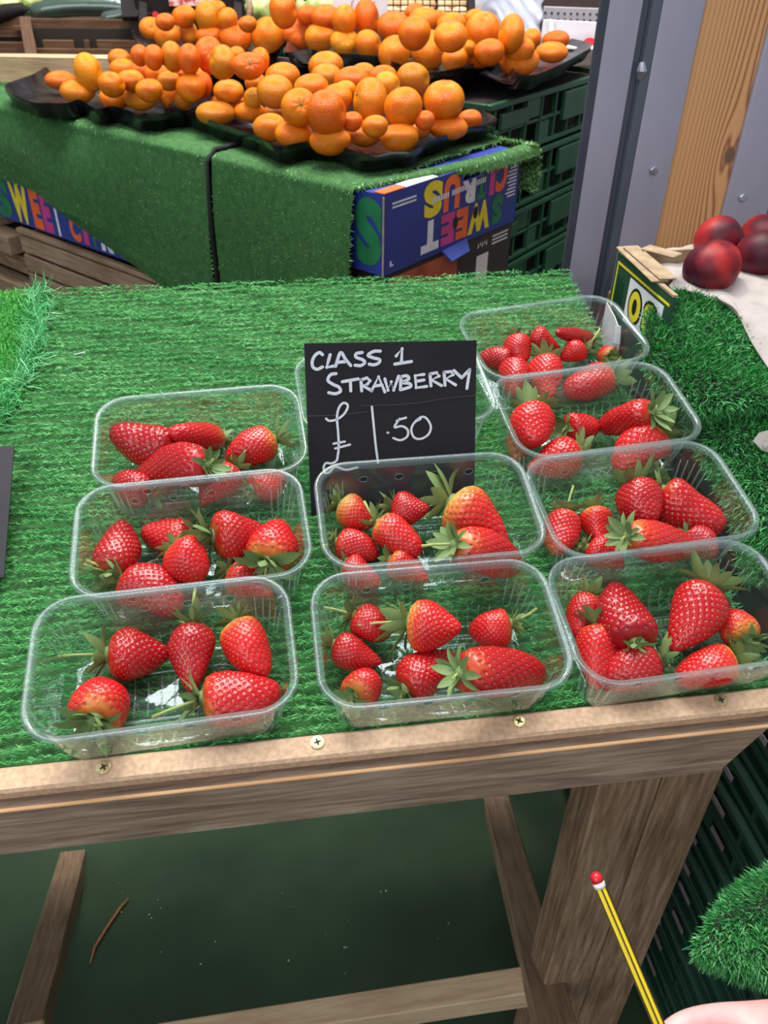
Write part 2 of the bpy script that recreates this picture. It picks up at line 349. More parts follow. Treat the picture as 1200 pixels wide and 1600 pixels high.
pm('print_white', (222, 224, 232), (206, 208, 220), .6, 60); pm('print_green', (32, 122, 74), (26, 108, 64), .5, 40); pm('print_yellow', (232, 212, 44), (220, 196, 36), .5, 40)
pm('print_orange', (236, 104, 44), (224, 92, 36), .5, 40); pm('print_pink', (204, 62, 138), (190, 54, 124), .5, 40); pm('print_salmon', (196, 96, 70), (150, 62, 46), .5, 24)
pm('print_dimgreen', (30, 66, 50), None, .5); pm('print_black', (18, 18, 20), None, .5); pm('print_red', (214, 40, 52), None, .5)
pm('galvanised', (150, 148, 166), (176, 172, 190), .45, 5, (1, 1, .35), bump=.06, bscale=30, metal=.15, detail=6)
pm('galvanised_dark', (84, 90, 102), (104, 110, 124), .45, 6, (1, 1, .3), metal=.2)
pm('flange_dark', (62, 66, 78), (72, 76, 88), .6, 10, metal=.2)
pm('bolt_zinc', (196, 196, 204), (160, 160, 172), .35, 40, metal=.7)
pm('screw_brass', (206, 190, 140), (178, 160, 112), .35, 300, metal=.6)
pm('screw_slot', (60, 44, 30), None, .8)
def pinemat():
    m, nt, N, K, b = newmat('knotty_pine'); b.inputs['Roughness'].default_value = .5
    tc = N.new('ShaderNodeTexCoord'); mp = N.new('ShaderNodeMapping'); K.new(tc.outputs['Object'], mp.inputs[0])
    sp = N.new('ShaderNodeSeparateXYZ'); K.new(mp.outputs[0], sp.inputs[0])
    # growth lines follow x, bulging around a knot at local (0.035, 0.02)
    def M(op, a=None, bb=None, c=None):
        n = N.new('ShaderNodeMath'); n.operation = op
        for i, q in enumerate((a, bb, c)):
            if q is None: continue
            if isinstance(q, (int, float)): n.inputs[i].default_value = q
            else: K.new(q, n.inputs[i])
        return n.outputs[0]
    kn = onp(1140, 243, (0, 1.204, 0), (0, 1, 0)); x = M('SUBTRACT', sp.outputs[0], kn.x-.652); z = M('SUBTRACT', sp.outputs[2], kn.z-1.0)
    x2 = M('MULTIPLY', x, x); z2 = M('MULTIPLY', z, z); r2 = M('ADD', x2, M('MULTIPLY', z2, .10))
    g = M('POWER', 2.718, M('MULTIPLY', r2, -900.))            # knot influence
    warp = M('DIVIDE', M('MULTIPLY', x, .00045), M('ADD', r2, .00022))
    nz = N.new('ShaderNodeTexNoise'); nz.inputs['Scale'].default_value = 7; mp2 = N.new('ShaderNodeMapping'); mp2.inputs['Scale'].default_value = (1, 1, .25); K.new(tc.outputs['Object'], mp2.inputs[0]); K.new(mp2.outputs[0], nz.inputs['Vector'])
    f = M('ADD', M('MULTIPLY', M('SUBTRACT', x, warp), 1.0), M('MULTIPLY', nz.outputs[0], .03))
    # rings get wider to the left
    ph = M('MULTIPLY', f, 900.); s = M('SINE', ph); s01 = M('POWER', M('MULTIPLY_ADD', s, .5, .5), 3.)
    amp = N.new('ShaderNodeMapRange'); K.new(sp.outputs[0], amp.inputs[0]); amp.inputs[1].default_value = -.045; amp.inputs[2].default_value = .02; amp.inputs[3].default_value = .25; amp.inputs[4].default_value = .85
    fac = M('MULTIPLY', s01, amp.outputs[0])
    mx = N.new('ShaderNodeMix'); mx.data_type = 'RGBA'; K.new(fac, mx.inputs[0]); mx.inputs[6].default_value = (*L3((222, 166, 112)), 1); mx.inputs[7].default_value = (*L3((146, 84, 56)), 1)
    kd = N.new('ShaderNodeMapRange'); K.new(M('ADD', x2, M('MULTIPLY', z2, .5)), kd.inputs[0]); kd.inputs[1].default_value = .00004; kd.inputs[2].default_value = .00012; kd.inputs[3].default_value = 1; kd.inputs[4].default_value = 0
    m2 = N.new('ShaderNodeMix'); m2.data_type = 'RGBA'; K.new(kd.outputs[0], m2.inputs[0]); K.new(mx.outputs[2], m2.inputs[6]); m2.inputs[7].default_value = (*L3((122, 92, 70)), 1)
    K.new(m2.outputs[2], b.inputs['Base Color'])
pinemat()
def nectmat():
    m, nt, N, K, b = newmat('nectarine_skin'); b.inputs['Roughness'].default_value = .5; b.inputs['Specular IOR Level'].default_value = .3
    tc = N.new('ShaderNodeTexCoord'); oi = N.new('ShaderNodeObjectInfo'); mp = N.new('ShaderNodeMapping'); K.new(tc.outputs['Object'], mp.inputs[0]); K.new(oi.outputs['Location'], mp.inputs['Location']); mp.inputs['Scale'].default_value = (1, 1, .45)
    nz = N.new('ShaderNodeTexNoise'); nz.inputs['Scale'].default_value = .9; nz.inputs['Detail'].default_value = 2.5; K.new(mp.outputs[0], nz.inputs['Vector'])
    rp = N.new('ShaderNodeValToRGB'); e = rp.color_ramp.elements
    e[0].position = .38; e[0].color = (*L3((66, 16, 30)), 1); e[1].position = .7; e[1].color = (*L3((168, 40, 38)), 1); x = e.new(.55); x.color = (*L3((108, 18, 32)), 1)
    K.new(nz.outputs[0], rp.inputs[0]); K.new(rp.outputs[0], b.inputs['Base Color'])
nectmat()
pm('paper_pulp', (184, 175, 170), (164, 154, 150), .9, 30, bump=.5, bscale=120)
pm('label_grey', (132, 116, 122), (110, 96, 102), .8, 60); pm('pencil_yellow', (240, 206, 20), None, .35); pm('pencil_black', (26, 24, 22), None, .4); pm('pencil_red', (206, 26, 40), None, .3); pm('pencil_white', (236, 232, 226), None, .4)
pm('skin', (232, 176, 170), (216, 142, 140), .5, 26, sss=.25, bump=.08, bscale=300); pm('nail', (236, 190, 182), None, .3)
pm('sleeve_cloth', (24, 24, 30), (34, 34, 42), .9, 60)
pm('cucumber_skin', (30, 48, 34), (48, 70, 50), .3, 40, (.3, 1, 1), bump=.3); plastic_clear('film_wrap', .03, rough=.12)
pm('lettuce', (150, 176, 84), (206, 214, 150), .6, 30, bump=.6)
pm('black_plastic', (22, 16, 16), (30, 24, 24), .7, 30, spec=.2); pm('bag_plastic', (104, 104, 116), (156, 158, 170), .3, 9, bump=.6, bscale=30)
pm('shelf_white', (178, 172, 178), (160, 154, 162), .6, 12); pm('backdrop', (60, 46, 44), (76, 60, 56), .9, 3); pm('potato', (222, 190, 146), (206, 166, 118), .7, 20)
pm('card_white', (228, 224, 230), (214, 210, 218), .7, 20)
pm('twig_brown', (132, 84, 46), (156, 104, 60), .8, 80)
# ================================================================== setting
b = MB(); b.box((0, 1.8, -.02), (9, 8, .04)); tag(b.build('floor', 'painted_floor'), kind='structure')
b = MB(); b.box((0, 5.2, 1.2), (9, .1, 2.6)); tag(b.build('wall_back', 'backdrop'), kind='structure')
# ================================================================== display table
tb = empty('display_table', (0, .4, 0), 'timber market table with sloping top, fascia board and square legs under green turf', 'table')
U0, U1, V1 = -.56, .385, .605
b = MB(); b.box(((U0+U1)/2, V1/2+.004, -.016), (U1-U0, V1-.012, .012)); b.build('tabletop', 'grey_timber', tb, M=TM)
def tbar(name, u0, u1, v, n, w, t, mat, ch=.001): return bar(name, T(u0, v, n), T(u1, v, n), w, t, mat, tb, side=TV, ch=ch)
o = tbar('edge_strip', U0, U1+.004, -.010, -.0065, .0195, .013, 'hardboard_top', ch=.0022); o['label'] = 'pale hardboard top edging strip with screws'
o = tbar('edge_strip', U0, U1+.004, -.0105, -.020, .0175, .0125, 'hardboard_edge', ch=.0018); o['label'] = 'darker lower hardboard strip'
# fascia board with mitred right end, own frame along X
yf = .372
vs = []; X0, X1t, X1b = U0, .371, .341; zt, zb = .7385, .684
for y in (yf, yf+.022):
    vs += [(X0, y, zb), (X1b, y, zb), (X1t, y, zt), (X0, y, zt)]
M0 = Matrix.Translation((-.1, yf, .71)); Mi = M0.inverted()
mb = MB(); mb.add([Mi @ V(v) for v in vs], [(0, 1, 2, 3), (5, 4, 7, 6), (4, 0, 3, 7), (1, 5, 6, 2), (3, 2, 6, 7), (4, 5, 1, 0)])
o = mb.build('fascia_board', 'weathered_timber', tb, M=M0); o['label'] = 'rough brown front board with mitred end'
bv = o.modifiers.new('edge', 'BEVEL'); bv.width = .0014; bv.segments = 1
bar('fascia_arris', (X0, yf-.0008, zt+.0002), (.368, yf-.0008, zt+.0002), .003, .0022, 'fresh_timber', tb, side=(0, 1, 0), ch=.0006)['label'] = 'pale sawn upper edge of the front board'
for i, (px, py) in enumerate(((162, 1199), (496, 1160), (811, 1127), (1126, 1094), )):
    c = ont(px, py, .0005); M = TM.copy(); M.translation = c
    m = MB(); n = 20; rr = (.0052, .0052, .0040, 0); hh = (-.001, .0006, .0008, .0003)
    vs = []; 
    for r, h in zip(rr[:3], hh): vs += [(r*math.cos(2*math.pi*k/n), r*math.sin(2*math.pi*k/n), h) for k in range(n)]
    fs = [(a*n+k, a*n+(k+1) % n, (a+1)*n+(k+1) % n, (a+1)*n+k) for a in range(2) for k in range(n)] + [tuple(2*n+k for k in range(n))]
    m.add(vs, fs); s = m.build('screw', 'screw_brass', tb, M=M)
    m = MB(); a = R_.uniform(0, 1.5); rot = Matrix.Rotation(a, 3, 'Z')
    m.box((0, 0, .0009), (.0054, .0012, .0003), rot); m.box((0, 0, .00095), (.0012, .0054, .0003), rot)
    rot = Matrix.Rotation(a+.78, 3, 'Z'); m.box((0, 0, .00088), (.0026, .0005, .0003), rot); m.box((0, 0, .00089), (.0005, .0026, .0003), rot)
    m.build('screw_recess', 'screw_slot', s, M=M)
# front right leg: two timbers side by side; left front leg beyond the frame
def post(x0, x1, y0, y1, z1, lab=None, dark=0):
    o = bar('leg', ((x0+x1)/2, (y0+y1)/2, 0), ((x0+x1)/2, (y0+y1)/2, z1), x1-x0, y1-y0, 'aged_timber', tb, side=(1, 0, 0), ch=.002)
    if lab: o['label'] = lab
    return o
post(.2385, .2930, .3745, .420, .6835); post(.2937, .3465, .3740, .420, .6835)
post(-.53, -.47, .40, .445, .70); post(-.53, -.47, .92, .965, .82); post(.325, .382, .925, .97, .82)
# sloping lower rails and cross rail
bar('lower_rail', dep(776, 1259, 1.30), dep(866, 1600, .84)+V((-.004, -.02, .012)), .040, .034, 'grey_timber', tb, side=(1, 0, 0))
bar('lower_rail', dep(117, 1338, 1.36), dep(56, 1600, .90)+V((-.004, -.02, .012)), .040, .034, 'grey_timber', tb, side=(1, 0, 0))
bar('cross_rail', dep(250, 1630, .95), dep(836, 1539, .93), .036, .030, 'pale_timber', tb, side=(0, 0, 1))
bar('rear_rail', (-.5, .955, .72), (.36, .955, .72), .02, .07, 'aged_timber', tb, side=(0, 1, 0))
# twig and crumbs on the floor under the table
tw = MB(); P0 = [onz(x, y, .006) for x, y in ((201, 1403), (188, 1418), (165, 1452), (148, 1480), (141, 1505))]; tw.tube(P0, [.0012, .002, .0022, .002, .0012], 6)
tag(tw.build('plant_stalk', 'twig_brown', smooth=True), 'thin dry orange-brown stalk lying on the green floor under the table', 'stalk')
cr = MB()
for k in range(26):
    x, y = R_.uniform(150, 820), R_.uniform(1380, 1600); p = onz(x, y, .002); s = R_.uniform(.0008, .0018)
    cr.box(p, (s, s*R_.uniform(.6, 2), s*.7), Matrix.Rotation(R_.uniform(0, 3), 3, 'Z'))
tag(cr.build('floor_crumbs', 'paper_pulp'), 'small pale crumbs scattered on the green floor under the table', 'crumbs', kind='stuff')
# ------------------------------------------------------------------ turf on the table
tf = obj('turf_mat', mesh_data('turf_mat', [T(u, v, n) for u, v, n in ((U0, .003, -.008), (U1, .003, -.008), (U1, V1, -.008), (U0, V1, -.008), (U1, V1+.006, -.03), (U0, V1+.006, -.03), (U1+.004, .003, -.03), (U1+.004, V1, -.03))], [(0, 1, 2, 3), (3, 2, 4, 5), (1, 6, 7, 2)], 'turf_backing'))
tag(tf, 'ribbed green artificial turf mat covering the sloping table top', 'artificial turf')
def seam_u(v): return -.268 - .006*math.sin(v*22) if v > .40 else (-.268-.006*math.sin(8.8) + (v-.40)*.30)
rows = []; pitch = .0096; nr = int(V1/pitch)
for k in range(nr+1):
    v0 = k*pitch+.004; n = int((U1-(-.40))/.00029)
    u = NP.uniform(-.40, U1, n); wob = .0016*np.sin(u*41+k*1.7)+.0011*np.sin(u*97+k)
    dv = NP.normal(0, .0020, n); v = v0+wob+dv; h = -.0008-(dv/.0042)**2*.0062 + .0008*np.sin(u*23+k*2.1) + .0006*np.sin(u*150+k*3)
    ok = (v > .002) & (v < V1+.004); rows.append(np.stack([u, v, h, dv, np.full(n, k)], 1)[ok])
A = np.concatenate(rows); su = np.array([seam_u(x) for x in A[:, 1]]); A = A[A[:, 0] > su]
o_, u_, v_, n_ = (np.array(q) for q in (TO, TU, TV, TN))
P = o_+A[:, :1]*u_+A[:, 1:2]*v_+A[:, 2:3]*n_; cnt = len(P)
sg = np.where(NP.uniform(size=cnt) < .5, 1., -1.)[:, None]
D = sg*u_ + NP.normal(0, .45, (cnt, 1))*v_ + NP.normal(0, .2, (cnt, 1))*n_; D /= np.linalg.norm(D, axis=1)[:, None]
Nn = np.repeat(n_[None], cnt, 0)+NP.normal(0, .2, (cnt, 3))
soil = .10*(np.sin(A[:, 0]*19+np.sin(A[:, 1]*27)*1.7)*np.sin(A[:, 1]*15+1)) + .05*np.sin(A[:, 0]*60+A[:, 1]*44)
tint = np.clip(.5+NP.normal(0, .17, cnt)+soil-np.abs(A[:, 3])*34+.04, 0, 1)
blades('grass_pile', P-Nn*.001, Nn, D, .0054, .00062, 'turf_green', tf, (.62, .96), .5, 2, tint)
# brighter, unribbed piece at the left with loose strands along the join
tf2 = obj('turf_piece', mesh_data('turf_piece', [T(u, v, -.006) for u, v in ((U0, .003), (seam_u(0)-.006, .003), (seam_u(.2)-.004, .2), (seam_u(.4), .4), (seam_u(.6), V1), (U0, V1))], [(0, 1, 2, 3, 4, 5)], 'turf_backing'))
tag(tf2, 'brighter unribbed turf piece with frayed edge at the left side of the table', 'artificial turf')
n = 70000; u = NP.uniform(-.42, -.2, n); v = NP.uniform(.003, V1, n); su = np.array([seam_u(x) for x in v]); ok = (u < su+.003); u, v = u[ok], v[ok]; n = len(u)
P = o_+u[:, None]*u_+v[:, None]*v_+NP.uniform(-.004, -.001, (n, 1))*n_
D = NP.normal(size=(n, 1))*u_+NP.normal(size=(n, 1))*v_; D /= np.linalg.norm(D, axis=1)[:, None]
blades('grass_pile', P, np.repeat(n_[None], n, 0), D, .0085, .0008, 'turf_bright', tf2, (.3, .85), .5, 2)
n = 2000; v = NP.uniform(.10, V1+.006, n); su = np.array([seam_u(x) for x in v]); u = su+NP.normal(0, .006, n) - .010*(v < .42)*NP.uniform(0, 2, n)
P = o_+u[:, None]*u_+v[:, None]*v_+NP.uniform(-.001, .004, (n, 1))*n_
D = NP.normal(0, .8, (n, 1))*u_+(NP.normal(0, .8, (n, 1))+.3)*v_; D /= np.linalg.norm(D, axis=1)[:, None]
blades('loose_strands', P, np.repeat(n_[None], n, 0), D, .018, .0008, 'turf_strand', tf2, (.5, .9), .8, 5)['label'] = 'pale loose plastic strands fraying along the join'
s = MB(); s.tube([ont(116, 554, .003), ont(125, 552, .004), ont(133, 550, .003)], .0006, 5); tag(s.build('pale_straw', 'print_white'), 'tiny white straw lying on the turf behind the back left punnet', 'straw')
# ================================================================== punnets
PW, PD, PH, PR = .187, .119, .062, .030
def rrect(w, d, r, nc=8, straight=None):
    pts = []
    for cx, cy, a0 in ((w/2-r, d/2-r, 0), (-w/2+r, d/2-r, 90), (-w/2+r, -d/2+r, 180), (w/2-r, -d/2+r, 270)):
        for i in range(nc+1):
            a = math.radians(a0+90*i/nc); pts.append((cx+r*math.cos(a), cy+r*math.sin(a)))
    return pts
def loft(rings, close_bottom=False):
    n = len(rings[0]); vs = [p for r in rings for p in r]
    fs = [(i*n+j, i*n+(j+1) % n, (i+1)*n+(j+1) % n, (i+1)*n+j) for i in range(len(rings)-1) for j in range(n)]
    if close_bottom: fs.append(tuple((len(rings)-1)*n+j for j in range(n)))
    return vs, fs
def wall_ring(z):
    t = z/PH; ins = .0055+.0115*(1-t); return ins
HOLES = [(-.048, .0), (-.016, 0), (.016, 0), (.048, 0)]
def make_punnet_meshes():
    nc = 7
    # rim: flange outside to bead to inner lip
    prof = [(.0006, .0585), (-.0004, .0604), (.0002, .0618), (.0014, .0622), (.0030, .0617), (.0044, .0612), (.0056, .0604), (.0062, .0575)]
    rings = []
    for ins, z in prof: rings.append([(x, y, z) for x, y in rrect(PW-2*ins, PD-2*ins, PR-ins, nc)])
    rim = mesh_data('rim', *loft(rings), 'punnet_rim', True)
    # walls and base, long walls carry the vent holes
    def ring(ins, z, r): return [(x, y, z) for x, y in rrect(PW-2*ins, PD-2*ins, r, nc)]
    zt, z1, z2, zb = .0575, .0535, .0385, .009
    levels = [(.0062, zt), (None, z1), (None, z2), (None, zb)]
    ins_at = lambda z: .0062+.0075*(zt-z)/(zt-zb)
    R0 = ring(.0062, zt, PR-.0062); R1 = ring(ins_at(z1), z1, PR-.008); R2 = ring(ins_at(z2), z2, PR-.010); R3 = ring(ins_at(zb), zb, PR-.013)
    R4 = ring(ins_at(zb)+.0015, .004, PR-.015); R5 = ring(ins_at(zb)+.0055, .0012, PR-.018); R6 = ring(ins_at(zb)+.012, .0012, PR-.021); R7 = ring(ins_at(zb)+.0135, .0028, PR-.0215)
    m = MB(); n = len(R0); k = nc+1
    vs, fs = loft([R0, R1, R2, R3, R4, R5, R6, R7], True)
    # drop the long straight strips between R1 and R2 : corners index k-1->k (back, +y) and 3k-1->3k (front, -y)
    drop = {(k-1), (3*k-1)}
    keep = []
    for q, f in enumerate(fs):
        if len(f) == 4 and (q//n) == 1 and (q % n) in drop: continue
        keep.append(f)
    m.add(vs, keep)
    for sgn in (1, -1):
        def pt(s, z, sgn=sgn): return V((s, sgn*(PD/2-ins_at(z)), z))
        xa = PW/2-ins_at((z1+z2)/2)-(PR-.009); L = .0075; zc = (z1+z2)/2; hz = (z1-z2)/2
        xs = [-xa]
        for hx, _ in HOLES: xs += [hx-L, hx+L]
        xs.append(xa)
        for i in range(0, len(xs)-1, 2): m.add([pt(xs[i], z1), pt(xs[i+1], z1), pt(xs[i+1], z2), pt(xs[i], z2)], [(0, 1, 2, 3)])
        for hx, _ in HOLES:
            N_ = 16; sq = []; ci = []
            for j in range(N_):
                a = 2*math.pi*j/N_; c_, s_ = math.cos(a), math.sin(a); mm = max(abs(c_), abs(s_))
                sq.append(pt(hx+L*c_/mm, zc+hz*s_/mm)); ci.append(pt(hx+.0036*c_, zc+.0033*s_))
            m.add(sq+ci, [(j, (j+1) % N_, N_+(j+1) % N_, N_+j) for j in range(N_)])
    body = mesh_data('body', m.v, m.f, 'punnet_plastic', True)
    # hole lips
    lips = []
    for sgn in (1, -1):
        for hx, _ in HOLES:
            m = MB()
            zc = (z1+z2)/2; y = sgn*(PD/2-ins_at(zc))
            m.tube([(hx+.0038*math.cos(a), y, zc+.0035*math.sin(a)) for a in [2*math.pi*j/16 for j in range(17)]], .0003, 4, cap=False)
            lips.append(mesh_data('vent_hole_rim', m.v, m.f, 'punnet_rim', True))
    # embossed base: ring, cross ribs and corner ribs on the walls
    m = MB()
    for w, d in ((.118, .056), (.098, .040)): 
        p = rrect(w, d, .012, 5); m.tube([(x, y, .0030) for x, y in p+[p[0]]], .0011, 5, cap=False)
    for i in range(9):
        x = -.040+.010*i; m.tube([(x, -.016, .0030), (x, .016, .0030)], .0008, 5)
    for sx in (-1, 1):
        for i in range(5):
            y = -.018+.009*i; m.tube([(sx*.056, y, .0028), (sx*.0655, y, .0032)], .0009, 5)
    for sy in (-1, 1):
        for i in range(13):
            x = -.054+.009*i; m.tube([(x, sy*.0335, .0046), (x, sy*.0405, .009), (x, sy*.0445, .022)], [.0008, .0009, .0003], 4)
    for cx, cy, a0 in ((PW/2-PR, PD/2-PR, 0), (-PW/2+PR, PD/2-PR, 90), (-PW/2+PR, -PD/2+PR, 180), (PW/2-PR, -PD/2+PR, 270)):
        for i in range(5):
            a = math.radians(a0+9+18*i); pts = []
            for z in (.012, .03, .046):
                r = PR-ins_at(z)-.0004; pts.append((cx+r*math.cos(a), cy+r*math.sin(a), z))
            m.tube(pts, [.0007, .0009, .0004], 4)
    emb = mesh_data('embossing', m.v, m.f, 'punnet_emboss', True)
    return body, rim, emb, lips
PB, PRM, PE, PL = make_punnet_meshes()
ANG0 = 10.72; PMAT = {}
PUN = {  # centre relative to camera, angle, label
 'A': ((-.0941, .4240, -.4221), 12.9, 'clear punnet of five widely spaced strawberries at the front left corner'),
 'B': ((-.0763, .5355, -.3975), 13.5, 'clear punnet of strawberries in the middle of the left column'),
 'C': ((-.0716, .6460, -.3729), 13.3, 'clear punnet of strawberries at the back of the left column'),
 'D': ((.1188, .5425, -.3972), 11.2, 'clear punnet of strawberries directly in front of the black price sign'),
 'E': ((.1064, .4243, -.4234), 10.8, 'clear punnet of strawberries at the front of the middle column'),
 'F': ((.2933, .4248, -.4245), 12.8, 'clear punnet of strawberries at the front right, cut by the photo edge'),
 'G': ((.3058, .5386, -.3993), 14.4, 'clear punnet of strawberries second from the front in the right column'),
 'H': ((.3017, .6528, -.3739), 15.1, 'clear punnet of strawberries third from the front in the right column'),
 'I': ((.2922, .7650, -.3489), 19.5, 'clear punnet of strawberries at the very back of the right column'),
 'J': (None, 13.5, 'empty-looking clear punnet mostly hidden behind the black price sign')}
for k, (c, a, lab) in PUN.items():
    if c is None: c = T(.112, .322, PH)-CP
    ang = math.radians(a-ANG0); r = Matrix((TU*math.cos(ang)+TV*math.sin(ang), TV*math.cos(ang)-TU*math.sin(ang), TN)).transposed().to_4x4()
    r.translation = CP+V(c)-TN*PH
    PMAT[k] = r.copy(); t = empty('punnet', r, lab, 'punnet', 'clear plastic punnets on the turf')
    for nm, me in (('body', PB), ('rim', PRM), ('embossing', PE)):
        obj(nm, me, t, keep=False)
    for hm in PL: obj('vent_hole_rim', hm, t, keep=False)
# ================================================================== strawberries
def berry_variants():
    profs = [[(0, 0), (.015, .2), (.06, .36), (.14, .46), (.27, .5), (.45, .455), (.68, .32), (.86, .185), (.95, .10), (.99, .045), (1, 0)],
             [(0, 0), (.02, .24), (.08, .40), (.18, .48), (.35, .5), (.55, .46), (.76, .345), (.91, .21), (.98, .09), (1, 0)],
             [(0, 0), (.015, .22), (.06, .38), (.15, .47), (.32, .5), (.6, .45), (.82, .345), (.94, .23), (.985, .12), (1, 0)],
             [(0, 0), (.012, .17), (.05, .33), (.15, .46), (.30, .5), (.42, .47), (.62, .36), (.82, .22), (.93, .13), (.985, .06), (1, 0)]]
    out = []
    for vi in range(8):
        pr = np.array(profs[vi % 4]); nt, ns = 132, 150
        tt = (1-np.cos(np.linspace(0, math.pi, nt)))/2; rr = np.interp(tt, pr[:, 0], pr[:, 1])
        k = np.array([1, 2, 3, 2, 1])/9.; r2 = np.convolve(np.pad(rr, 2, mode='edge'), k, 'valid'); rr = np.where((tt > .02) & (tt < .985), r2, rr)
        th = np.arange(ns)/ns*2*math.pi
        T_, H = np.meshgrid(tt, th, indexing='ij'); Rr = np.repeat(rr[:, None], ns, 1)
        rs = np.random.default_rng(100+vi); ph = rs.uniform(0, 6.28, 6)
        amp = .06 if vi < 4 else .10
        mod = 1+amp*np.cos(2*H+ph[0])*(.4+.6*T_)+.03*np.cos(3*H+ph[1]+T_*4)+.025*np.sin(T_*9+ph[2]+H)
        bx = (.05+.07*(vi > 3))*np.sin(T_*3.1)*math.cos(ph[3]); by = (.05+.07*(vi > 3))*np.sin(T_*3.1)*math.sin(ph[3])
        def pos(t, h):
            r = np.interp(t, tt, rr)*(1+amp*np.cos(2*h+ph[0])*(.4+.6*t)+.03*np.cos(3*h+ph[1]+t*4)+.025*np.sin(t*9+ph[2]+h))
            b_ = (.05+.07*(vi > 3))*np.sin(t*3.1)
            return np.stack([r*np.cos(h)+b_*math.cos(ph[3]), r*np.sin(h)+b_*math.sin(ph[3]), -t*np.ones_like(h)], -1)
        Pm = pos(T_, H)
        # seeds: golden spiral, equal area
        ns_ = 250; f = np.linspace(.0, 1, 400); r_ = np.interp(f, tt, rr); cum = np.cumsum(r_+.02); cum /= cum[-1]
        q = (np.arange(ns_)+.5)/ns_; ts = np.interp(q*.955+.035, cum, f); hs = np.arange(ns_)*2.399963
        Sp = pos(ts, hs)
        W3 = np.array([1, 1, 1.25]); d = np.sqrt(np.maximum(((Pm*W3)**2).sum(-1)[..., None]+((Sp*W3)**2).sum(-1)-2*(Pm*W3)@(Sp*W3).T, 0)).min(-1)
        e = 1e-3; dT = pos(np.clip(T_+e, 0, 1), H)-pos(np.clip(T_-e, 0, 1), H); dH = pos(T_, H+e)-pos(T_, H-e)
        Nn = np.cross(dT, dH); Nn /= np.linalg.norm(Nn, axis=2)[..., None]+1e-12
        c0 = np.array([Pm[:, :, 0].mean(), Pm[:, :, 1].mean(), -.4]); flip = np.sign(((Pm-c0)*Nn).sum(-1))[..., None]; flip[flip == 0] = 1; Nn *= flip
        disp = -.026*np.exp(-(d/.024)**2)+.006
        disp[0] = disp[-1] = 0
        Pm = Pm+Nn*disp[..., None]
        vs = [tuple(x) for x in Pm.reshape(-1, 3)]; fs = [(i*ns+j, i*ns+(j+1) % ns, (i+1)*ns+(j+1) % ns, (i+1)*ns+j) for i in range(nt-1) for j in range(ns)]
        fruit = mesh_data('fruit', vs, fs, 'strawberry_skin', True); pa = fruit.attributes.new('pit', 'FLOAT', 'POINT'); pa.data.foreach_set('value', np.exp(-(d/.021)**2).ravel().astype(np.float32))
        # seeds
        dT = pos(ts+e, hs)-pos(ts-e, hs); dH = pos(ts, hs+e)-pos(ts, hs-e); n2 = np.cross(dT, dH); n2 /= np.linalg.norm(n2, axis=1)[:, None]
        s2 = np.sign(((Sp-c0)*n2).sum(-1))[:, None]; n2 *= s2; a1 = dT/np.linalg.norm(dT, axis=1)[:, None]; a2 = np.cross(n2, a1)
        sv = []; sf = []
        for i in range(ns_):
            c = Sp[i]-n2[i]*.012; b0 = len(sv); L_, W_, Hh = .0175, .0105, .011
            sv += [tuple(c+a1[i]*L_), tuple(c+a2[i]*W_), tuple(c-a1[i]*L_), tuple(c-a2[i]*W_), tuple(c+n2[i]*Hh), tuple(c-n2[i]*Hh)]
            for j in range(4): sf += [(b0+j, b0+(j+1) % 4, b0+4), (b0+(j+1) % 4, b0+j, b0+5)]
        out.append((fruit, mesh_data('seeds', sv, sf, 'seed_yellow', True)))
    return out
BV = berry_variants()
def sepal_mesh(vi):
    rs = random.Random(vi); vs = []; n = 7; L = 1.0; W = .155+.03*(vi % 2); curl = (.55, 1.1, -.25, .2)[vi % 4]
    for i in range(n):
        t = i/(n-1); w = W*(math.sin(math.pi*min(1, t*.86+.14))**.8)*(1 if t < .97 else .2)+.004
        x = L*t; z = .10*math.sin(t*2.2)+curl*t*t*.45; x -= abs(curl)*t*t*.12
        for s, dz in ((-1, .05), (0, -.02), (1, .05)): vs.append((x, s*w, z+dz*w/W*.9+rs.uniform(-.01, .01)))
    fs = []
    for i in range(n-1):
        for j in range(2): a = i*3+j; fs.append((a, a+1, a+4, a+3))
    return mesh_data('sepal', vs, fs, 'calyx_green', True)
SEP = [sepal_mesh(i) for i in range(4)]
m = MB(); m.tube([(0, 0, -.04), (0, 0, .03), (0, 0, .10)], [.17, .15, .05], 10); CAL = mesh_data('calyx', m.v, m.f, 'calyx_green', True)
m = MB(); m.tube([(0, 0, 0), (.02, 0, .3), (.06, .02, .65), (.14, .03, 1)], [.055, .045, .042, .05], 8); STEM = mesh_data('stem', m.v, m.f, 'stem_green', True)
CR4 = lambda x, y: (x/2.3077, 560+y/2.3077)
CR5 = lambda x, y: (440+x/2.425, 500+y/2.425)
CR6 = lambda x, y: (700+x/2.352, 440+y/2.352)
PN = {'A': 'in the front left punnet', 'B': 'in the middle left punnet', 'C': 'in the back left punnet', 'D': 'in the punnet before the sign', 'E': 'in the front centre punnet', 'F': 'in the front right punnet', 'G': 'in the second right punnet', 'H': 'in the third right punnet', 'I': 'in the back right punnet'}
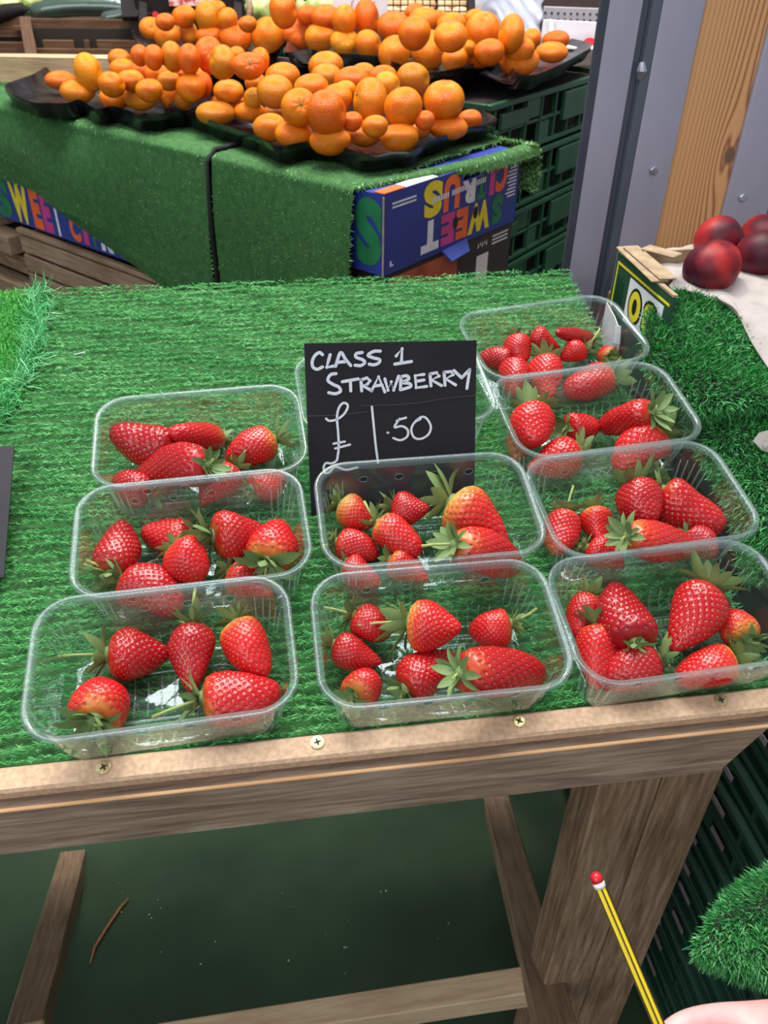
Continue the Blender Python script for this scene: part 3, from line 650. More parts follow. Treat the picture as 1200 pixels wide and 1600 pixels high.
# punnet, crop, calyx xy, tip xy, width, stem end or None, (redness, shoulder), variant, sepal spread, lift, phrase
BERRIES = [
 ('A', CR4, 388, 1068, 618, 1062, 198, (262, 1056), (.55, .35), 3, 1, 0, 'deep red strawberry on its side with long left-pointing stem'),
 ('A', CR4, 690, 945, 690, 1182, 172, (696, 855), (.7, .3), 0, 1, .006, 'upright dark red strawberry with stem pointing up'),
 ('A', CR4, 850, 948, 958, 1145, 160, None, (.0, .55), 1, 1, .004, 'orange-red strawberry with leaves at its upper left, rightmost'),
 ('A', CR4, 728, 1228, 1014, 1205, 198, (597, 1272), (.35, .42), 2, 1, 0, 'largest wedge-shaped strawberry with pale shoulder'),
 ('A', CR4, 340, 1305, 376, 1172, 205, None, (.1, .45), 1, 1.1, 0, 'small strawberry with leafy star facing the viewer'),
 ('B', CR4, 405, 745, 448, 562, 160, (330, 690), (.75, .4), 1, 1, .004, 'deep red strawberry standing with its tip up at left'),
 ('B', CR4, 700, 650, 514, 628, 142, None, (.2, .4), 2, .8, 0, 'orange-red strawberry half covered by a leafy one'),
 ('B', CR4, 765, 640, 952, 612, 178, None, (.45, .35), 0, 1.35, .010, 'large strawberry with big leafy crown at its left'),
 ('B', CR4, 962, 735, 1010, 598, 188, (962, 778), (.1, .45), 1, 1.2, .006, 'strawberry with pale green star facing the viewer at right'),
 ('B', CR4, 640, 690, 735, 792, 158, None, (.05, .5), 5, .9, .008, 'round orange-red strawberry in the middle'),
 ('B', CR4, 440, 800, 656, 905, 168, (345, 745), (.6, .3), 6, 1.1, .002, 'strawberry at front left behind the rim with splayed leaves'),
 ('B', CR4, 830, 765, 985, 855, 150, None, (.3, .4), 4, 1, 0, 'strawberry at front right half behind the rim'),
 ('C', CR4, 625, 330, 398, 265, 165, None, (.8, .2), 6, .7, .010, 'big blunt deep red strawberry at upper left'),
 ('C', CR4, 792, 292, 612, 268, 108, None, (.4, .6), 2, 1, .008, 'narrow strawberry with pale yellow shoulder, top centre'),
 ('C', CR4, 992, 290, 812, 372, 132, None, (.3, .5), 1, 1.3, .004, 'strawberry with dried leafy crown at upper right'),
 ('C', CR4, 748, 385, 498, 425, 152, None, (.65, .25), 6, .9, .004, 'broad dark red strawberry in the centre'),
 ('C', CR4, 530, 490, 396, 440, 130, None, (.75, .2), 1, .8, 0, 'strawberry at front left seen through the plastic'),
 ('C', CR4, 848, 400, 728, 530, 140, (876, 325), (.3, .35), 4, .9, .002, 'strawberry with thin upright stem at front centre'),
 ('C', CR4, 905, 470, 1024, 415, 122, None, (.4, .3), 5, .7, 0, 'strawberry at front right corner seen through the plastic'),
 ('D', CR5, 222, 695, 350, 778, 128, None, (.05, .85), 1, 1.1, .006, 'pale-shouldered strawberry at upper left'),
 ('D', CR5, 430, 705, 560, 715, 132, (385, 690), (.6, .3), 4, 1.1, .008, 'red strawberry with green star facing left, top centre'),
 ('D', CR5, 640, 685, 856, 845, 215, None, (.15, .72), 0, 1.3, .010, 'very large strawberry with yellow-green shoulder and tall leaves'),
 ('D', CR5, 205, 842, 370, 890, 124, None, (.4, .35), 1, 1, .002, 'small strawberry at middle left'),
 ('D', CR5, 362, 768, 526, 885, 138, (325, 705), (.1, .5), 2, 1, .010, 'orange-red strawberry with thin stem rising at its upper left'),
 ('D', CR5, 245, 915, 375, 1005, 120, None, (.5, .3), 5, .8, 0, 'strawberry at front left corner half behind the rim'),
 ('D', CR5, 410, 905, 552, 985, 132, None, (.2, .5), 4, .9, 0, 'strawberry at front centre half behind the rim'),
 ('D', CR5, 655, 850, 892, 945, 165, (555, 850), (.3, .45), 6, 1, 0, 'strawberry with left-pointing stem below the very large one'),
 ('E', CR5, 272, 1112, 412, 1190, 138, (192, 1088), (.35, .35), 1, 1.1, .004, 'small strawberry with stem at upper left'),
 ('E', CR5, 485, 1142, 680, 1166, 196, (340, 1145), (.1, .6), 3, 1.35, .010, 'large pointed strawberry with thick stem and leafy star'),
 ('E', CR5, 196, 1228, 378, 1300, 132, None, (.55, .25), 0, 1.2, .004, 'small deep red strawberry at middle left, leaves leftward'),
 ('E', CR5, 268, 1430, 335, 1345, 150, None, (.3, .5), 5, 1, 0, 'small strawberry at front left with pale shoulder facing the viewer'),
 ('E', CR5, 466, 1400, 650, 1262, 172, None, (.55, .3), 3, .9, .000, 'dull red strawberry pointing to the upper right, front centre'),
 ('E', CR5, 868, 1150, 708, 1182, 145, (945, 1114), (.1, .4), 5, .9, .004, 'round shiny strawberry with stem pointing right'),
 ('E', CR5, 705, 1335, 1012, 1340, 186, None, (.5, .36), 2, 1, .010, 'largest strawberry with blunt tip at the right'),
 ('F', CR6, 505, 1120, 455, 1268, 118, None, (.3, .4), 1, 1.1, .004, 'small strawberry at the back left corner'),
 ('F', CR6, 690, 1325, 610, 1108, 208, None, (.85, .15), 5, .6, .010, 'large dark crimson egg-shaped strawberry'),
 ('F', CR6, 955, 1128, 822, 1358, 198, None, (.5, .35), 0, 1.2, .010, 'large pointed strawberry standing on its tip'),
 ('F', CR6, 1105, 1318, 1010, 1215, 145, None, (.0, .6), 4, 1.1, .004, 'orange strawberry at the right with pale leaves facing the viewer'),
 ('F', CR6, 548, 1268, 545, 1498, 160, None, (.2, .4), 1, 1.2, .002, 'strawberry at front left with one large leaf standing up'),
 ('F', CR6, 775, 1385, 548, 1480, 165, None, (.55, .25), 1, 1.1, 0, 'broad strawberry at front centre with leaves at its right'),
 ('F', CR6, 1045, 1385, 838, 1465, 155, None, (.0, .5), 6, 1.2, 0, 'orange-red strawberry at front right with leaves at its right'),
 ('G', CR6, 432, 852, 395, 1005, 135, (455, 770), (.35, .4), 5, 1, .002, 'strawberry at left with stem pointing up'),
 ('G', CR6, 535, 838, 562, 962, 128, None, (.1, .5), 4, .9, .004, 'small orange-red strawberry second from left'),
 ('G', CR6, 690, 748, 742, 892, 168, None, (.6, .3), 1, 1.3, .008, 'upright strawberry with tall leafy crown'),
 ('G', CR6, 838, 762, 1068, 900, 168, None, (.5, .35), 6, 1, .006, 'large oval strawberry at the right'),
 ('G', CR6, 660, 935, 945, 985, 152, None, (.2, .4), 3, 1, .004, 'long strawberry across the front with leaves at its left'),
 ('G', CR6, 510, 975, 648, 1050, 118, None, (.4, .3), 4, .8, 0, 'small strawberry at front left seen through the plastic'),
 ('G', CR6, 880, 930, 985, 1010, 125, None, (.7, .2), 5, .7, 0, 'dark strawberry at front right half hidden by the rim'),
 ('H', CR6, 312, 478, 316, 598, 166, (322, 430), (.1, .45), 1, 1.2, .010, 'round strawberry with one tall leaf, upper left'),
 ('H', CR6, 438, 535, 556, 525, 118, None, (.4, .25), 5, 1, .004, 'small rounded strawberry in the middle'),
 ('H', CR6, 752, 478, 560, 542, 122, None, (.45, .3), 2, 1.3, .008, 'long strawberry with leafy crown at its right'),
 ('H', CR6, 790, 560, 618, 705, 152, None, (.15, .45), 6, 1.2, .002, 'orange-red strawberry below the long one at right'),
 ('H', CR6, 480, 620, 290, 690, 152, None, (.25, .35), 3, 1, .002, 'broad strawberry at front left seen partly through the rim'),
 ('H', CR6, 262, 560, 245, 665, 95, None, (.3, .3), 4, .6, 0, 'strawberry in the left corner beneath the round one'),
 ('I', CR6, 236, 285, 118, 275, 92, None, (.6, .2), 2, .5, .004, 'strawberry at the far left'),
 ('I', CR6, 250, 205, 275, 300, 98, None, (.3, .3), 1, .8, .010, 'rounded upright strawberry second from left at the back'),
 ('I', CR6, 308, 190, 412, 250, 92, None, (.35, .2), 4, .5, .012, 'triangular strawberry at the back centre'),
 ('I', CR6, 525, 215, 400, 185, 68, None, (.8, .2), 6, 1.2, .012, 'dark narrow strawberry at the back right'),
 ('I', CR6, 505, 248, 412, 285, 88, (545, 190), (.3, .3), 5, .9, .012, 'round strawberry under the dark narrow one'),
 ('I', CR6, 240, 300, 240, 420, 115, None, (.4, .2), 1, .6, 0, 'strawberry at front left mostly behind the rim'),
 ('I', CR6, 368, 292, 375, 448, 130, (352, 250), (.0, .35), 3, 1, .004, 'orange-red strawberry pointing down at front centre'),
 ('I', CR6, 600, 350, 425, 405, 132, None, (.2, .5), 2, 1.2, 0, 'long strawberry across the front right with pale shoulder'),
 ('I', CR6, 600, 278, 575, 240, 72, None, (.3, .6), 4, 1.2, .008, 'small strawberry with leafy star facing the viewer, right corner'),
]
def raypt(px, h): return ont(px[0], px[1], h)
for bi, (pk, cf, cx, cy, tx, ty, w, stem, tone, var, spread, lift, phrase) in enumerate(BERRIES):
    sc = {CR4: 2.3077, CR5: 2.425, CR6: 2.352}[cf]
    pc, pt = cf(cx, cy), cf(tx, ty); wpx = w/sc
    mid = ((pc[0]+pt[0])/2, (pc[1]+pt[1])/2)
    q = raypt(mid, .018); D0 = wpx*depth(q)/F; rad = D0/2
    hc = .003+rad*.92+lift*1.3; ht = .003+rad*.55+lift
    lo, hi = 1.05*D0, 1.5*D0
    for it in range(60):
        a, c = raypt(pc, hc), raypt(pt, ht); L = (a-c).length
        if lo <= L <= hi: break
        if L > hi:
            if pc[1] < pt[1]: hc = min(hc+.001, .058); ht = max(ht-.0004, .008)
            else: ht = min(ht+.001, .05); hc = max(hc-.0004, .010)
        else:
            if pc[1] >= pt[1]: hc = min(hc+.001, .05)
            else: ht = min(ht+.001, .045)
    D = wpx*(depth(a)+depth(c))/2/F
    PMx = PMAT[pk]; PMi = PMx.inverted(); la, lc = PMi @ a, PMi @ c
    sh = V((0, 0, 0))
    for q_, rr_ in ((la, D*.22), (lc, D*.02), ((la+lc)/2, D*.33)):
        g = .008; mx_, my_ = PW/2-g-rr_, PD/2-g-rr_
        for ax_, m_ in ((0, mx_), (1, my_)):
            e_ = max(-m_, min(m_, q_[ax_]))-q_[ax_]
            if abs(e_) > abs(sh[ax_]): sh[ax_] = e_
    la += sh; lc += sh
    a, c = PMx @ la, PMx @ lc; L = (a-c).length
    Z = (a-c).normalized(); X = Z.cross(CW).normalized(); Y = Z.cross(X)
    M = Matrix((X, Y, Z)).transposed().to_4x4(); M.translation = a
    root = empty('strawberry', M, phrase+' '+PN[pk], 'strawberry', 'strawberries in the punnets')
    fr, sd = BV[var]
    sp_ = Matrix.Rotation(R_.uniform(0, 6.28), 4, 'Z') @ Matrix.Diagonal((D, D, L, 1))
    f_ = obj('fruit', fr, root, sp_, keep=False); f_.color = (tone[0], max(.12, tone[1]*1.15), 0, 1)
    s_ = obj('seeds', sd, f_, keep=False); s_['kind'] = 'stuff'
    cal = obj('calyx', CAL, root, Matrix.Diagonal((D, D, D, 1)), keep=False)
    ns = R_.randint(10, 13); sl = .54*spread
    for k in range(ns):
        an = 2*math.pi*(k+R_.uniform(-.25, .25))/ns; l = sl*R_.uniform(.75, 1.15); tilt = R_.uniform(-.55, .1)
        Mx = Matrix.Rotation(an, 4, 'Z') @ Matrix.Translation((.06, 0, .02)) @ Matrix.Rotation(tilt, 4, 'Y') @ Matrix.Rotation(R_.uniform(-.4, .4), 4, 'X') @ Matrix.Diagonal((l, l*R_.uniform(.85, 1.25), l, 1))
        obj('sepal', SEP[R_.randrange(4)], cal, Mx, keep=False)
    if stem:
        e = cf(*stem); ep = None
        d1 = math.hypot(e[0]-pc[0], e[1]-pc[1])*depth(a)/F
        # stem leaves roughly along the axis; keep it in front of the calyx plane
        dirv = (dep(e[0], e[1], depth(a)) - a); dirv = dirv + Z*max(0, d1*.35)
        l = dirv.length; dl = dirv.normalized(); Xs = dl.orthogonal().normalized(); Ms = Matrix((Xs, dl.cross(Xs), dl)).transposed().to_4x4() @ Matrix.Diagonal((.026, .026, l, 1)); Ms.translation = a
        o = obj('stem', STEM, root, Ms); 
    else:
        obj('stem', STEM, root, Matrix.Diagonal((.028, .028, D*.22, 1)), keep=False)
# ================================================================== price sign
s_bl, s_br = T(.022, .224, .001), T(.178, .224, .001)
s_tl, s_tr = dep(475, 537, .703), dep(745, 532, .703)
sn = (s_br-s_bl).cross(s_tl-s_bl).normalized()
if sn.y > 0: sn = -sn
def onsign(px, py, off=0): return onp(px, py, s_bl+sn*off, sn)
c4 = [onsign(*p) for p in ((486.5, 806), (741, 800), (745, 532), (475, 537))]
m = MB(); n1, n2 = 8, 8
G = []
for j in range(n2+1):
    r = []
    for i in range(n1+1):
        s, t = i/n1, j/n2; p = c4[0]*(1-s)*(1-t)+c4[1]*s*(1-t)+c4[2]*s*t+c4[3]*(1-s)*t
        r.append(p - sn*.0006)
    G.append(r)
vs = [p for r in G for p in r]; N0 = len(vs); vs += [p-sn*.0012 for p in vs[:N0]]
w_ = n1+1; fs = [(j*w_+i, j*w_+i+1, (j+1)*w_+i+1, (j+1)*w_+i) for j in range(n2) for i in range(n1)]
fs += [tuple(N0+k for k in reversed(f)) for f in fs]
edge = [i for i in range(w_)]+[j*w_+n1 for j in range(1, n2+1)]+[n2*w_+i for i in range(n1-1, -1, -1)]+[j*w_ for j in range(n2-1, 0, -1)]
fs += [(edge[k], edge[k-1], N0+edge[k-1], N0+edge[k]) for k in range(len(edge))]
sign = tag(obj('price_sign', mesh_data('price_sign', vs, fs, 'sign_card')), 'square black card price sign with white handwriting standing among the punnets', 'sign')
SX = lambda p: (460+p[0]/3.636, 520+p[1]/3.636)
STR = [('C', [(160, 124), (142, 112), (116, 130), (101, 165), (106, 195), (130, 207), (160, 194)], 1),
 ('L', [(203, 124), (193, 160), (184, 196), (222, 189)], 0), ('A', [(234, 190), (262, 112), (290, 150), (320, 186)], 1), ('A', [(247, 168), (300, 162)], 0),
 ('S', [(385, 112), (352, 118), (350, 138), (385, 152), (400, 168), (378, 186), (345, 184)], 1), ('S', [(488, 104), (450, 106), (418, 128), (448, 142), (484, 152), (478, 172), (450, 182), (425, 178)], 1),
 ('1', [(578, 132), (612, 90), (608, 165)], 0), ('1', [(570, 178), (665, 163)], 0),
 ('S', [(236, 232), (206, 238), (190, 270), (222, 294), (252, 308), (262, 332), (232, 346), (195, 340)], 1), ('T', [(272, 278), (362, 262)], 0), ('T', [(318, 272), (320, 330)], 0),
 ('R', [(378, 268), (382, 330)], 0), ('R', [(378, 268), (412, 256), (430, 272), (415, 292), (388, 300), (438, 328)], 0), ('A', [(438, 330), (478, 250), (514, 336)], 0), ('A', [(455, 302), (498, 296)], 0),
 ('W', [(514, 262), (532, 326), (550, 278), (564, 326), (592, 246)], 0), ('B', [(606, 250), (602, 322)], 0), ('B', [(606, 250), (638, 244), (650, 262), (614, 282), (652, 288), (660, 306), (602, 324)], 1),
 ('E', [(736, 236), (686, 244), (692, 312), (752, 304)], 0), ('E', [(690, 276), (736, 268)], 0), ('R', [(770, 234), (776, 302)], 0), ('R', [(770, 234), (808, 226), (822, 246), (780, 268), (836, 300)], 0),
 ('R', [(850, 224), (856, 298)], 0), ('R', [(850, 224), (890, 220), (902, 238), (860, 262), (916, 296)], 0), ('Y', [(906, 214), (948, 254)], 0), ('Y', [(996, 208), (950, 256)], 0), ('Y', [(996, 208), (980, 316)], 0),
 ('pound', [(180, 488), (200, 500), (245, 490), (285, 458), (304, 415), (282, 398), (256, 420), (242, 475), (248, 560), (252, 640), (246, 700), (238, 728), (210, 742), (180, 740), (166, 765), (174, 795), (200, 792), (232, 760), (290, 778), (358, 765)], 1),
 ('pound', [(222, 630), (286, 618)], 0), ('pound', [(232, 657), (316, 635)], 0), ('1', [(440, 420), (450, 520), (462, 640), (475, 738)], 1), ('point', [(528, 567), (533, 568)], 0),
 ('5', [(634, 482), (600, 492), (582, 500)], 0), ('5', [(598, 488), (568, 536), (610, 530), (644, 552), (640, 590), (602, 610), (562, 598)], 1), ('0', [(716, 490), (682, 510), (664, 550), (680, 594), (720, 602), (762, 576), (775, 530), (750, 486), (722, 478), (690, 500)], 1)]
def ribbon(pts, w, smooth):
    P = [np.array(onsign(*SX(p), .0006)) for p in pts]
    if smooth: P = list(resample(P, len(P)*4))
    P = [V(p) for p in P]; vs = []; n = len(P)
    for i, p in enumerate(P):
        d = (P[min(i+1, n-1)]-P[max(i-1, 0)]).normalized(); s = d.cross(sn)*w/2; vs += [p-s, p+s]
    fs = [(2*i, 2*i+1, 2*i+3, 2*i+2) for i in range(n-1)]
    for i in (0, n-1):   # round ends and corners
        pass
    for p in ([P[0], P[-1]] if smooth else P):
        b0 = len(vs); e1 = sn.orthogonal().normalized(); e2 = sn.cross(e1)
        vs += [p+(e1*math.cos(k*math.pi/5)+e2*math.sin(k*math.pi/5))*w/2+sn*.00008 for k in range(10)]; fs.append(tuple(range(b0, b0+10)))
    return vs, fs
thin = {'pound', '1', '5', '0', 'point'}
words = [STR[i:j] for i, j in ((0, 8), (8, 27), (27, 30), (30, 34))]
for ch, pts, sm in STR:
    w = .0021 if (ch in thin and pts[0][1] > 380) else .0028
    vs, fs = ribbon(pts, w, sm); obj('handwritten_stroke', mesh_data('handwritten_stroke', vs, fs, 'chalk_white'), sign)
# crease lines in the card (shallow ridge)
for pts in (((75, 473), (230, 470), (420, 448)), ((380, 415), (560, 410), (700, 400), (860, 372), (1030, 356))):
    m = MB(); m.tube([onsign(*SX(p), -.0001) for p in pts], .00035, 4); m.build('crease', 'crease_grey', sign)
# second card at the left edge
cl = [ont(22, 697, .028), ont(6, 902, .004)]; a, c = cl; d = (c-a).normalized(); lft = (T(-1, 0)-T(0, 0)).normalized()
m = MB(); w = lft*.10
q = [c, a, a+w+TN*.004, c+w]; nn = (q[1]-q[0]).cross(q[3]-q[0]).normalized(); q2 = [p-TN*.0012 for p in q]
m.add(q+q2, [(0, 1, 2, 3), (7, 6, 5, 4), (0, 4, 5, 1), (1, 5, 6, 2), (2, 6, 7, 3), (3, 7, 4, 0)])
tag(m.build('price_sign', 'sign_card'), 'black card leaning at the left photo edge beside the left punnets', 'sign')
# ================================================================== citrus stand
BO = V((.181, 1.258, 0)); E1 = V((.7285, .685, 0)).normalized(); E2 = V((-.685, .7285, 0)).normalized(); E3 = V((0, 0, 1))
def ST(a, b, z): return BO+E1*a+E2*b+V((0, 0, z))
SM = Matrix((E1, E2, E3)).transposed()
def sbox(m, a0, a1, b0, b1, z0, z1, ch=0): m.box(ST((a0+a1)/2, (b0+b1)/2, (z0+z1)/2), (a1-a0, b1-b0, z1-z0), SM, ch); return m
def carton_shell(root, a0, a1, b0, b1, z0, z1, mat, t=.004, hand=None):
    """four walls, base and rim of a carton; hand = (centre along a, z) hand hole in the b0 wall"""
    for nm, q in (('side_panel', (a0, a0+t, b0, b1)), ('side_panel', (a1-t, a1, b0, b1)), ('end_panel', (a0, a1, b1-t, b1))):
        sbox(MB(), *q, z0, z1, .0008).build(nm, mat, root)
    m = MB()
    if hand:
        c, z, w, h = hand
        sbox(m, a0, c-w, b0, b0+t, z0, z1); sbox(m, c+w, a1, b0, b0+t, z0, z1); sbox(m, c-w, c+w, b0, b0+t, z0, z-h); sbox(m, c-w, c+w, b0, b0+t, z+h, z1)
    else: sbox(m, a0, a1, b0, b0+t, z0, z1, .0008)
    m.build('front_panel', mat, root)
    sbox(MB(), a0+t, a1-t, b0+t, b1-t, z0, z0+t).build('base', 'carton_raw', root)
    sbox(MB(), a0+t, a1-t, b0+t+.02, b1-t, z1-t, z1).build('lid', mat, root)
ca = empty('fruit_carton', ST(.2, .15, .789), 'upside-down blue citrus carton with bright lettering at the turf stand corner', 'box')
carton_shell(ca, 0, .402, 0, .30, .789, .9155, 'carton_blue', hand=(.246, .9045, .030, .0095))
MF = Matrix((E1, E3, -E2)).transposed().to_4x4(); MF.translation = ST(0, 0, .789)   # local x along a, y up, z outwards
HB = .1265; WB = .402
for ch, s0, s1, mt in (('T', .246, .372, 'print_white'), ('E', .385, .484, 'print_pink'), ('E', .497, .586, 'print_orange'), ('W', .592, .767, 'print_yellow'), ('S', .779, .870, 'print_green')):
    letter(ch, MF, s0*WB, s1*WB, .010, .062, mt, ca, flip=True)
for ch, s0, s1, mt in (('S', .253, .382, 'print_yellow'), ('U', .394, .512, 'print_orange'), ('R', .529, .632, 'print_white'), ('T', .642, .714, 'print_green'), ('I', .745, .785, 'print_pink'), ('C', .795, .888, 'print_orange')):
    letter(ch, MF, s0*WB, s1*WB, .066, .1235 if s0 < .5 or s0 > .7 else .106, mt, ca, flip=True)
letter('L', MF, .016, .026, .012, .021, 'print_white', ca)
# small unreadable print lines
m = MB()
for k in range(9): m.add([MF @ V(p) for p in ((.366-.02*((k*37) % 5)/9, .100-k*.0062, .0005), (.392, .100-k*.0062, .0005), (.392, .1028-k*.0062, .0005), (.366-.02*((k*37) % 5)/9, .1028-k*.0062, .0005))], [(0, 1, 2, 3)])
for k in range(2): m.add([MF @ V(p) for p in ((.020, .108-k*.006, .0005), (.082, .108-k*.006, .0005), (.082, .111-k*.006, .0005), (.020, .111-k*.006, .0005))], [(0, 1, 2, 3)])
for k in range(26): 
    x = .125+k*.0062; 
    if k % 9 != 8: m.add([MF @ V(p) for p in ((x, .088+.0002*k, .0011), (x+.0042, .088+.0002*k, .0011), (x+.0042, .097+.0002*k, .0011), (x, .097+.0002*k, .0011))], [(0, 1, 2, 3)])
o = m.build('small_print', 'print_white', ca); o['kind'] = 'stuff'
for s, z in ((.49, .042), (.645, .046)):   # vent holes
    m = MB(); m.add([MF @ V((s*WB+.0075*math.cos(k*.524), z+.011*math.sin(k*.524), .0012)) for k in range(12)], [tuple(range(12))]); m.build('vent_hole', 'crate_inside', ca)
ME = Matrix((-E2, E3, -E1)).transposed().to_4x4(); ME.translation = ST(0, .062, .789)
letter('S', ME, .004, .058, .012, .118, 'print_green', ca, flip=True)
m = MB(); m.tube([ST(-.001, .0, .79), ST(-.001, 0, .912)], .0016, 6); m.build('cut_edge', 'carton_raw', ca)
m = MB(); sbox(m, .0, .05, 0, .02, .9160, .9175); m.build('lid_print', 'print_orange', ca); m = MB(); sbox(m, .055, .14, .0, .022, .9160, .9172); m.build('lid_print', 'card_white', ca)
m = MB(); m.add([ST(.16, -.0005, .789), ST(.235, -.0005, .793), ST(.215, -.022, .780), ST(.155, -.026, .778)], [(0, 1, 2, 3)]); o = m.build('torn_flap', 'carton_blue', ca); md = o.modifiers.new('t', 'SOLIDIFY'); md.thickness = .003
cb = empty('fruit_carton', ST(.2, .15, .655), 'dark printed carton beneath the upside-down blue citrus carton', 'box')
carton_shell(cb, .02, .405, .006, .30, .66, .785, 'carton_dark')
MG = MF.copy(); MG.translation = ST(0, .006, .66)
def quad(M, x0, x1, y0, y1, mat, parent, name, z=.0006, sk=0): 
    return obj(name, mesh_data(name, [M @ V(p) for p in ((x0, y0, z), (x1, y0, z), (x1+sk, y1, z), (x0+sk, y1, z))], [(0, 1, 2, 3)], mat), parent)
quad(MG, .022, .22, 0, .118, 'print_salmon', cb, 'printed_picture', sk=.0); quad(MG, .285, .325, .03, .088, 'card_white', cb, 'printed_label')
m = MB()
for k in range(3): m.add([MG @ V(p) for p in ((.335, .098+k*.007, .0006), (.39, .098+k*.007, .0006), (.39, .101+k*.007, .0006), (.335, .101+k*.007, .0006))], [(0, 1, 2, 3)])
for k in range(5): m.add([MG @ V(p) for p in ((.285+k*.007, .102+(k % 2)*.004, .0006), (.29+k*.007, .104+(k % 2)*.004, .0006), (.288+k*.007, .113, .0006))], [(0, 1, 2)])
o = m.build('small_print', 'print_white', cb); o['kind'] = 'stuff'
# long carton low at the left, lettering the right way up
cc = empty('fruit_carton', ST(.2, .88, .655), 'blue citrus carton with lettering peeking from under the turf at the left', 'box')
carton_shell(cc, .004, .38, .575, 1.215, .655, .80, 'carton_blue')
MH = Matrix((-E2, E3, -E1)).transposed().to_4x4(); MH.translation = ST(.004, 0, .655)
def bof(px): 
    p = onp(px, 340+.361*(px-11), ST(.004, 0, 0), -E1); return (p-BO).dot(E2)
for ch, x0, x1, mt in (('S', -4, 24, 'print_green'), ('W', 26, 53, 'print_yellow'), ('E', 57, 71, 'print_orange'), ('E', 73, 87, 'print_pink'), ('T', 90, 101, 'print_white')):
    letter(ch, MH, -bof(x0), -bof(x1), .004, .098, mt, cc)
for ch, x0, x1, mt in (('C', 114, 130, 'print_orange'), ('I', 134, 142, 'print_pink'), ('T', 146, 156, 'print_green'), ('R', 161, 180, 'print_white'), ('U', 185, 199, 'print_orange'), ('S', 208, 224, 'print_yellow')):
    letter(ch, MH, -bof(x0), -bof(x1), .006, .062, mt, cc)
# supports: slatted wooden crate and a plain inner block of crates
def plank_crate(label, a0, a1, b0, b1, z0, z1, nl, mat, hgap=.006, group=None):
    r = empty('wooden_crate', ST((a0+a1)/2, (b0+b1)/2, z0), label, 'crate', group)
    for a in (a0+.008, a1-.008):
        for b in (b0+.008, b1-.008): bar('corner_post', ST(a, b, z0), ST(a, b, z1), .016, .016, mat, r, side=E1)
    h = (z1-z0)/nl
    for k in range(nl):
        zc = z0+h*(k+.5)
        bar('plank', ST(a0-.004, b0, zc), ST(a0-.004, b1, zc), .009, h-hgap, mat, r, side=E1)
        bar('plank', ST(a0, b0-.004, zc), ST(a1, b0-.004, zc), .009, h-hgap, mat, r, side=E2)
        bar('plank', ST(a0, b1+.004, zc), ST(a1, b1+.004, zc), .009, h-hgap, mat, r, side=E2)
    bar('bottom_board', ST((a0+a1)/2, b0, z0+.006), ST((a0+a1)/2, b1, z0+.006), a1-a0-.03, .008, mat, r, side=E1)
    return r
r = plank_crate('weathered slatted wooden crate carrying the left blue carton', -.004, .36, .52, 1.105, .50, .637, 3, 'grey_timber', .007)
bar('top_batten', ST(-.006, .54, .6445), ST(-.006, 1.11, .6445), .016, .011, 'grey_timber', r, side=E1)
plank_crate('lower slatted wooden crate under the citrus stand', .0, .37, .50, 1.12, .30, .492, 3, 'grey_timber'); plank_crate('slatted wooden crate standing on the floor under the citrus stand', .0, .37, .50, 1.12, .02, .292, 4, 'grey_timber')
plank_crate('wooden crate under the dark printed carton', .02, .40, .02, .46, .30, .652, 4, 'aged_timber'); plank_crate('bottom wooden crate at the right foot of the citrus stand', .02, .40, .02, .46, .02, .292, 4, 'aged_timber')
pl = empty('pallet', ST(.15, 1.3, .4), 'stack of brown boards at the left photo edge beyond the crate', 'pallet')
for a, b0, b1, z, mt in ((.02, 1.235, 1.75, .720, 'pale_timber'), (.05, 1.235, 1.75, .668, 'aged_timber'), (.0, 1.14, 1.75, .600, 'grey_timber'), (.03, 1.14, 1.75, .545, 'aged_timber'), (.0, 1.13, 1.7, .48, 'grey_timber')):
    bar('board', ST(a, b0, z), ST(a, b1, z), .05, .045, mt, pl, side=E1)
bar('board', ST(.16, 1.23, .634), ST(.16, 1.7, .625), .30, .02, 'grey_timber', pl, side=E1)
bar('bearer', ST(.08, 1.3, 0), ST(.08, 1.3, .46), .1, .1, 'aged_timber', pl, side=E1)
# turf covers: two pieces with a dark gap between them
def turf_cover(b0, b1, bottoms, label, top=.922, bulge=.0):
    nb = 9; rows = []
    bs = [b0+(b1-b0)*i/(nb-1) for i in range(nb)]
    def bz(b):
        for (x0, z0), (x1, z1) in zip(bottoms, bottoms[1:]):
            if x0 <= b <= x1: return z0+(z1-z0)*(b-x0)/(x1-x0)
        return bottoms[-1][1] if b > bottoms[-1][0] else bottoms[0][1]
    for f, (a, z) in enumerate(((.415, top), (.30, top+.002), (.16, top+.001), (.03, top), (-.008, top-.003), (-.016, top-.025))):
        rows.append([ST(a, b, z) for b in bs])
    for t in (.3, .6, 1.0): rows.append([ST(-.020-bulge*math.sin(t*2.2)*(1+.5*math.sin(b*9)) - .008*math.sin(b*17)*t, b, (top-.025)+(bz(b)-(top-.025))*t) for b in bs])
    G = sheet_grid(rows, 60, 60, world=True)
    r = grid_mesh('turf_cover', G, 'turf_backing'); tag(r, label, 'artificial turf')
    return r, G
r1, G1 = turf_cover(.050, .372, [(0, .66), (.4, .66)], 'dark green turf cover draped over the right part of the citrus stand', bulge=.004)
r2, G2 = turf_cover(.384, 1.32, [(.38, .60), (.56, .665), (.65, .716), (.82, .742), (.975, .762), (1.166, .765), (1.4, .772)], 'long green turf cover draped over the left part of the citrus stand', bulge=.012)
for r_, G_, n in ((r1, G1, 46000), (r2, G2, 90000)):
    grass_on(G_, n, .008, .0011, 'turf_deep', r_, flip=-1, lean=(.4, .9), segs=2)
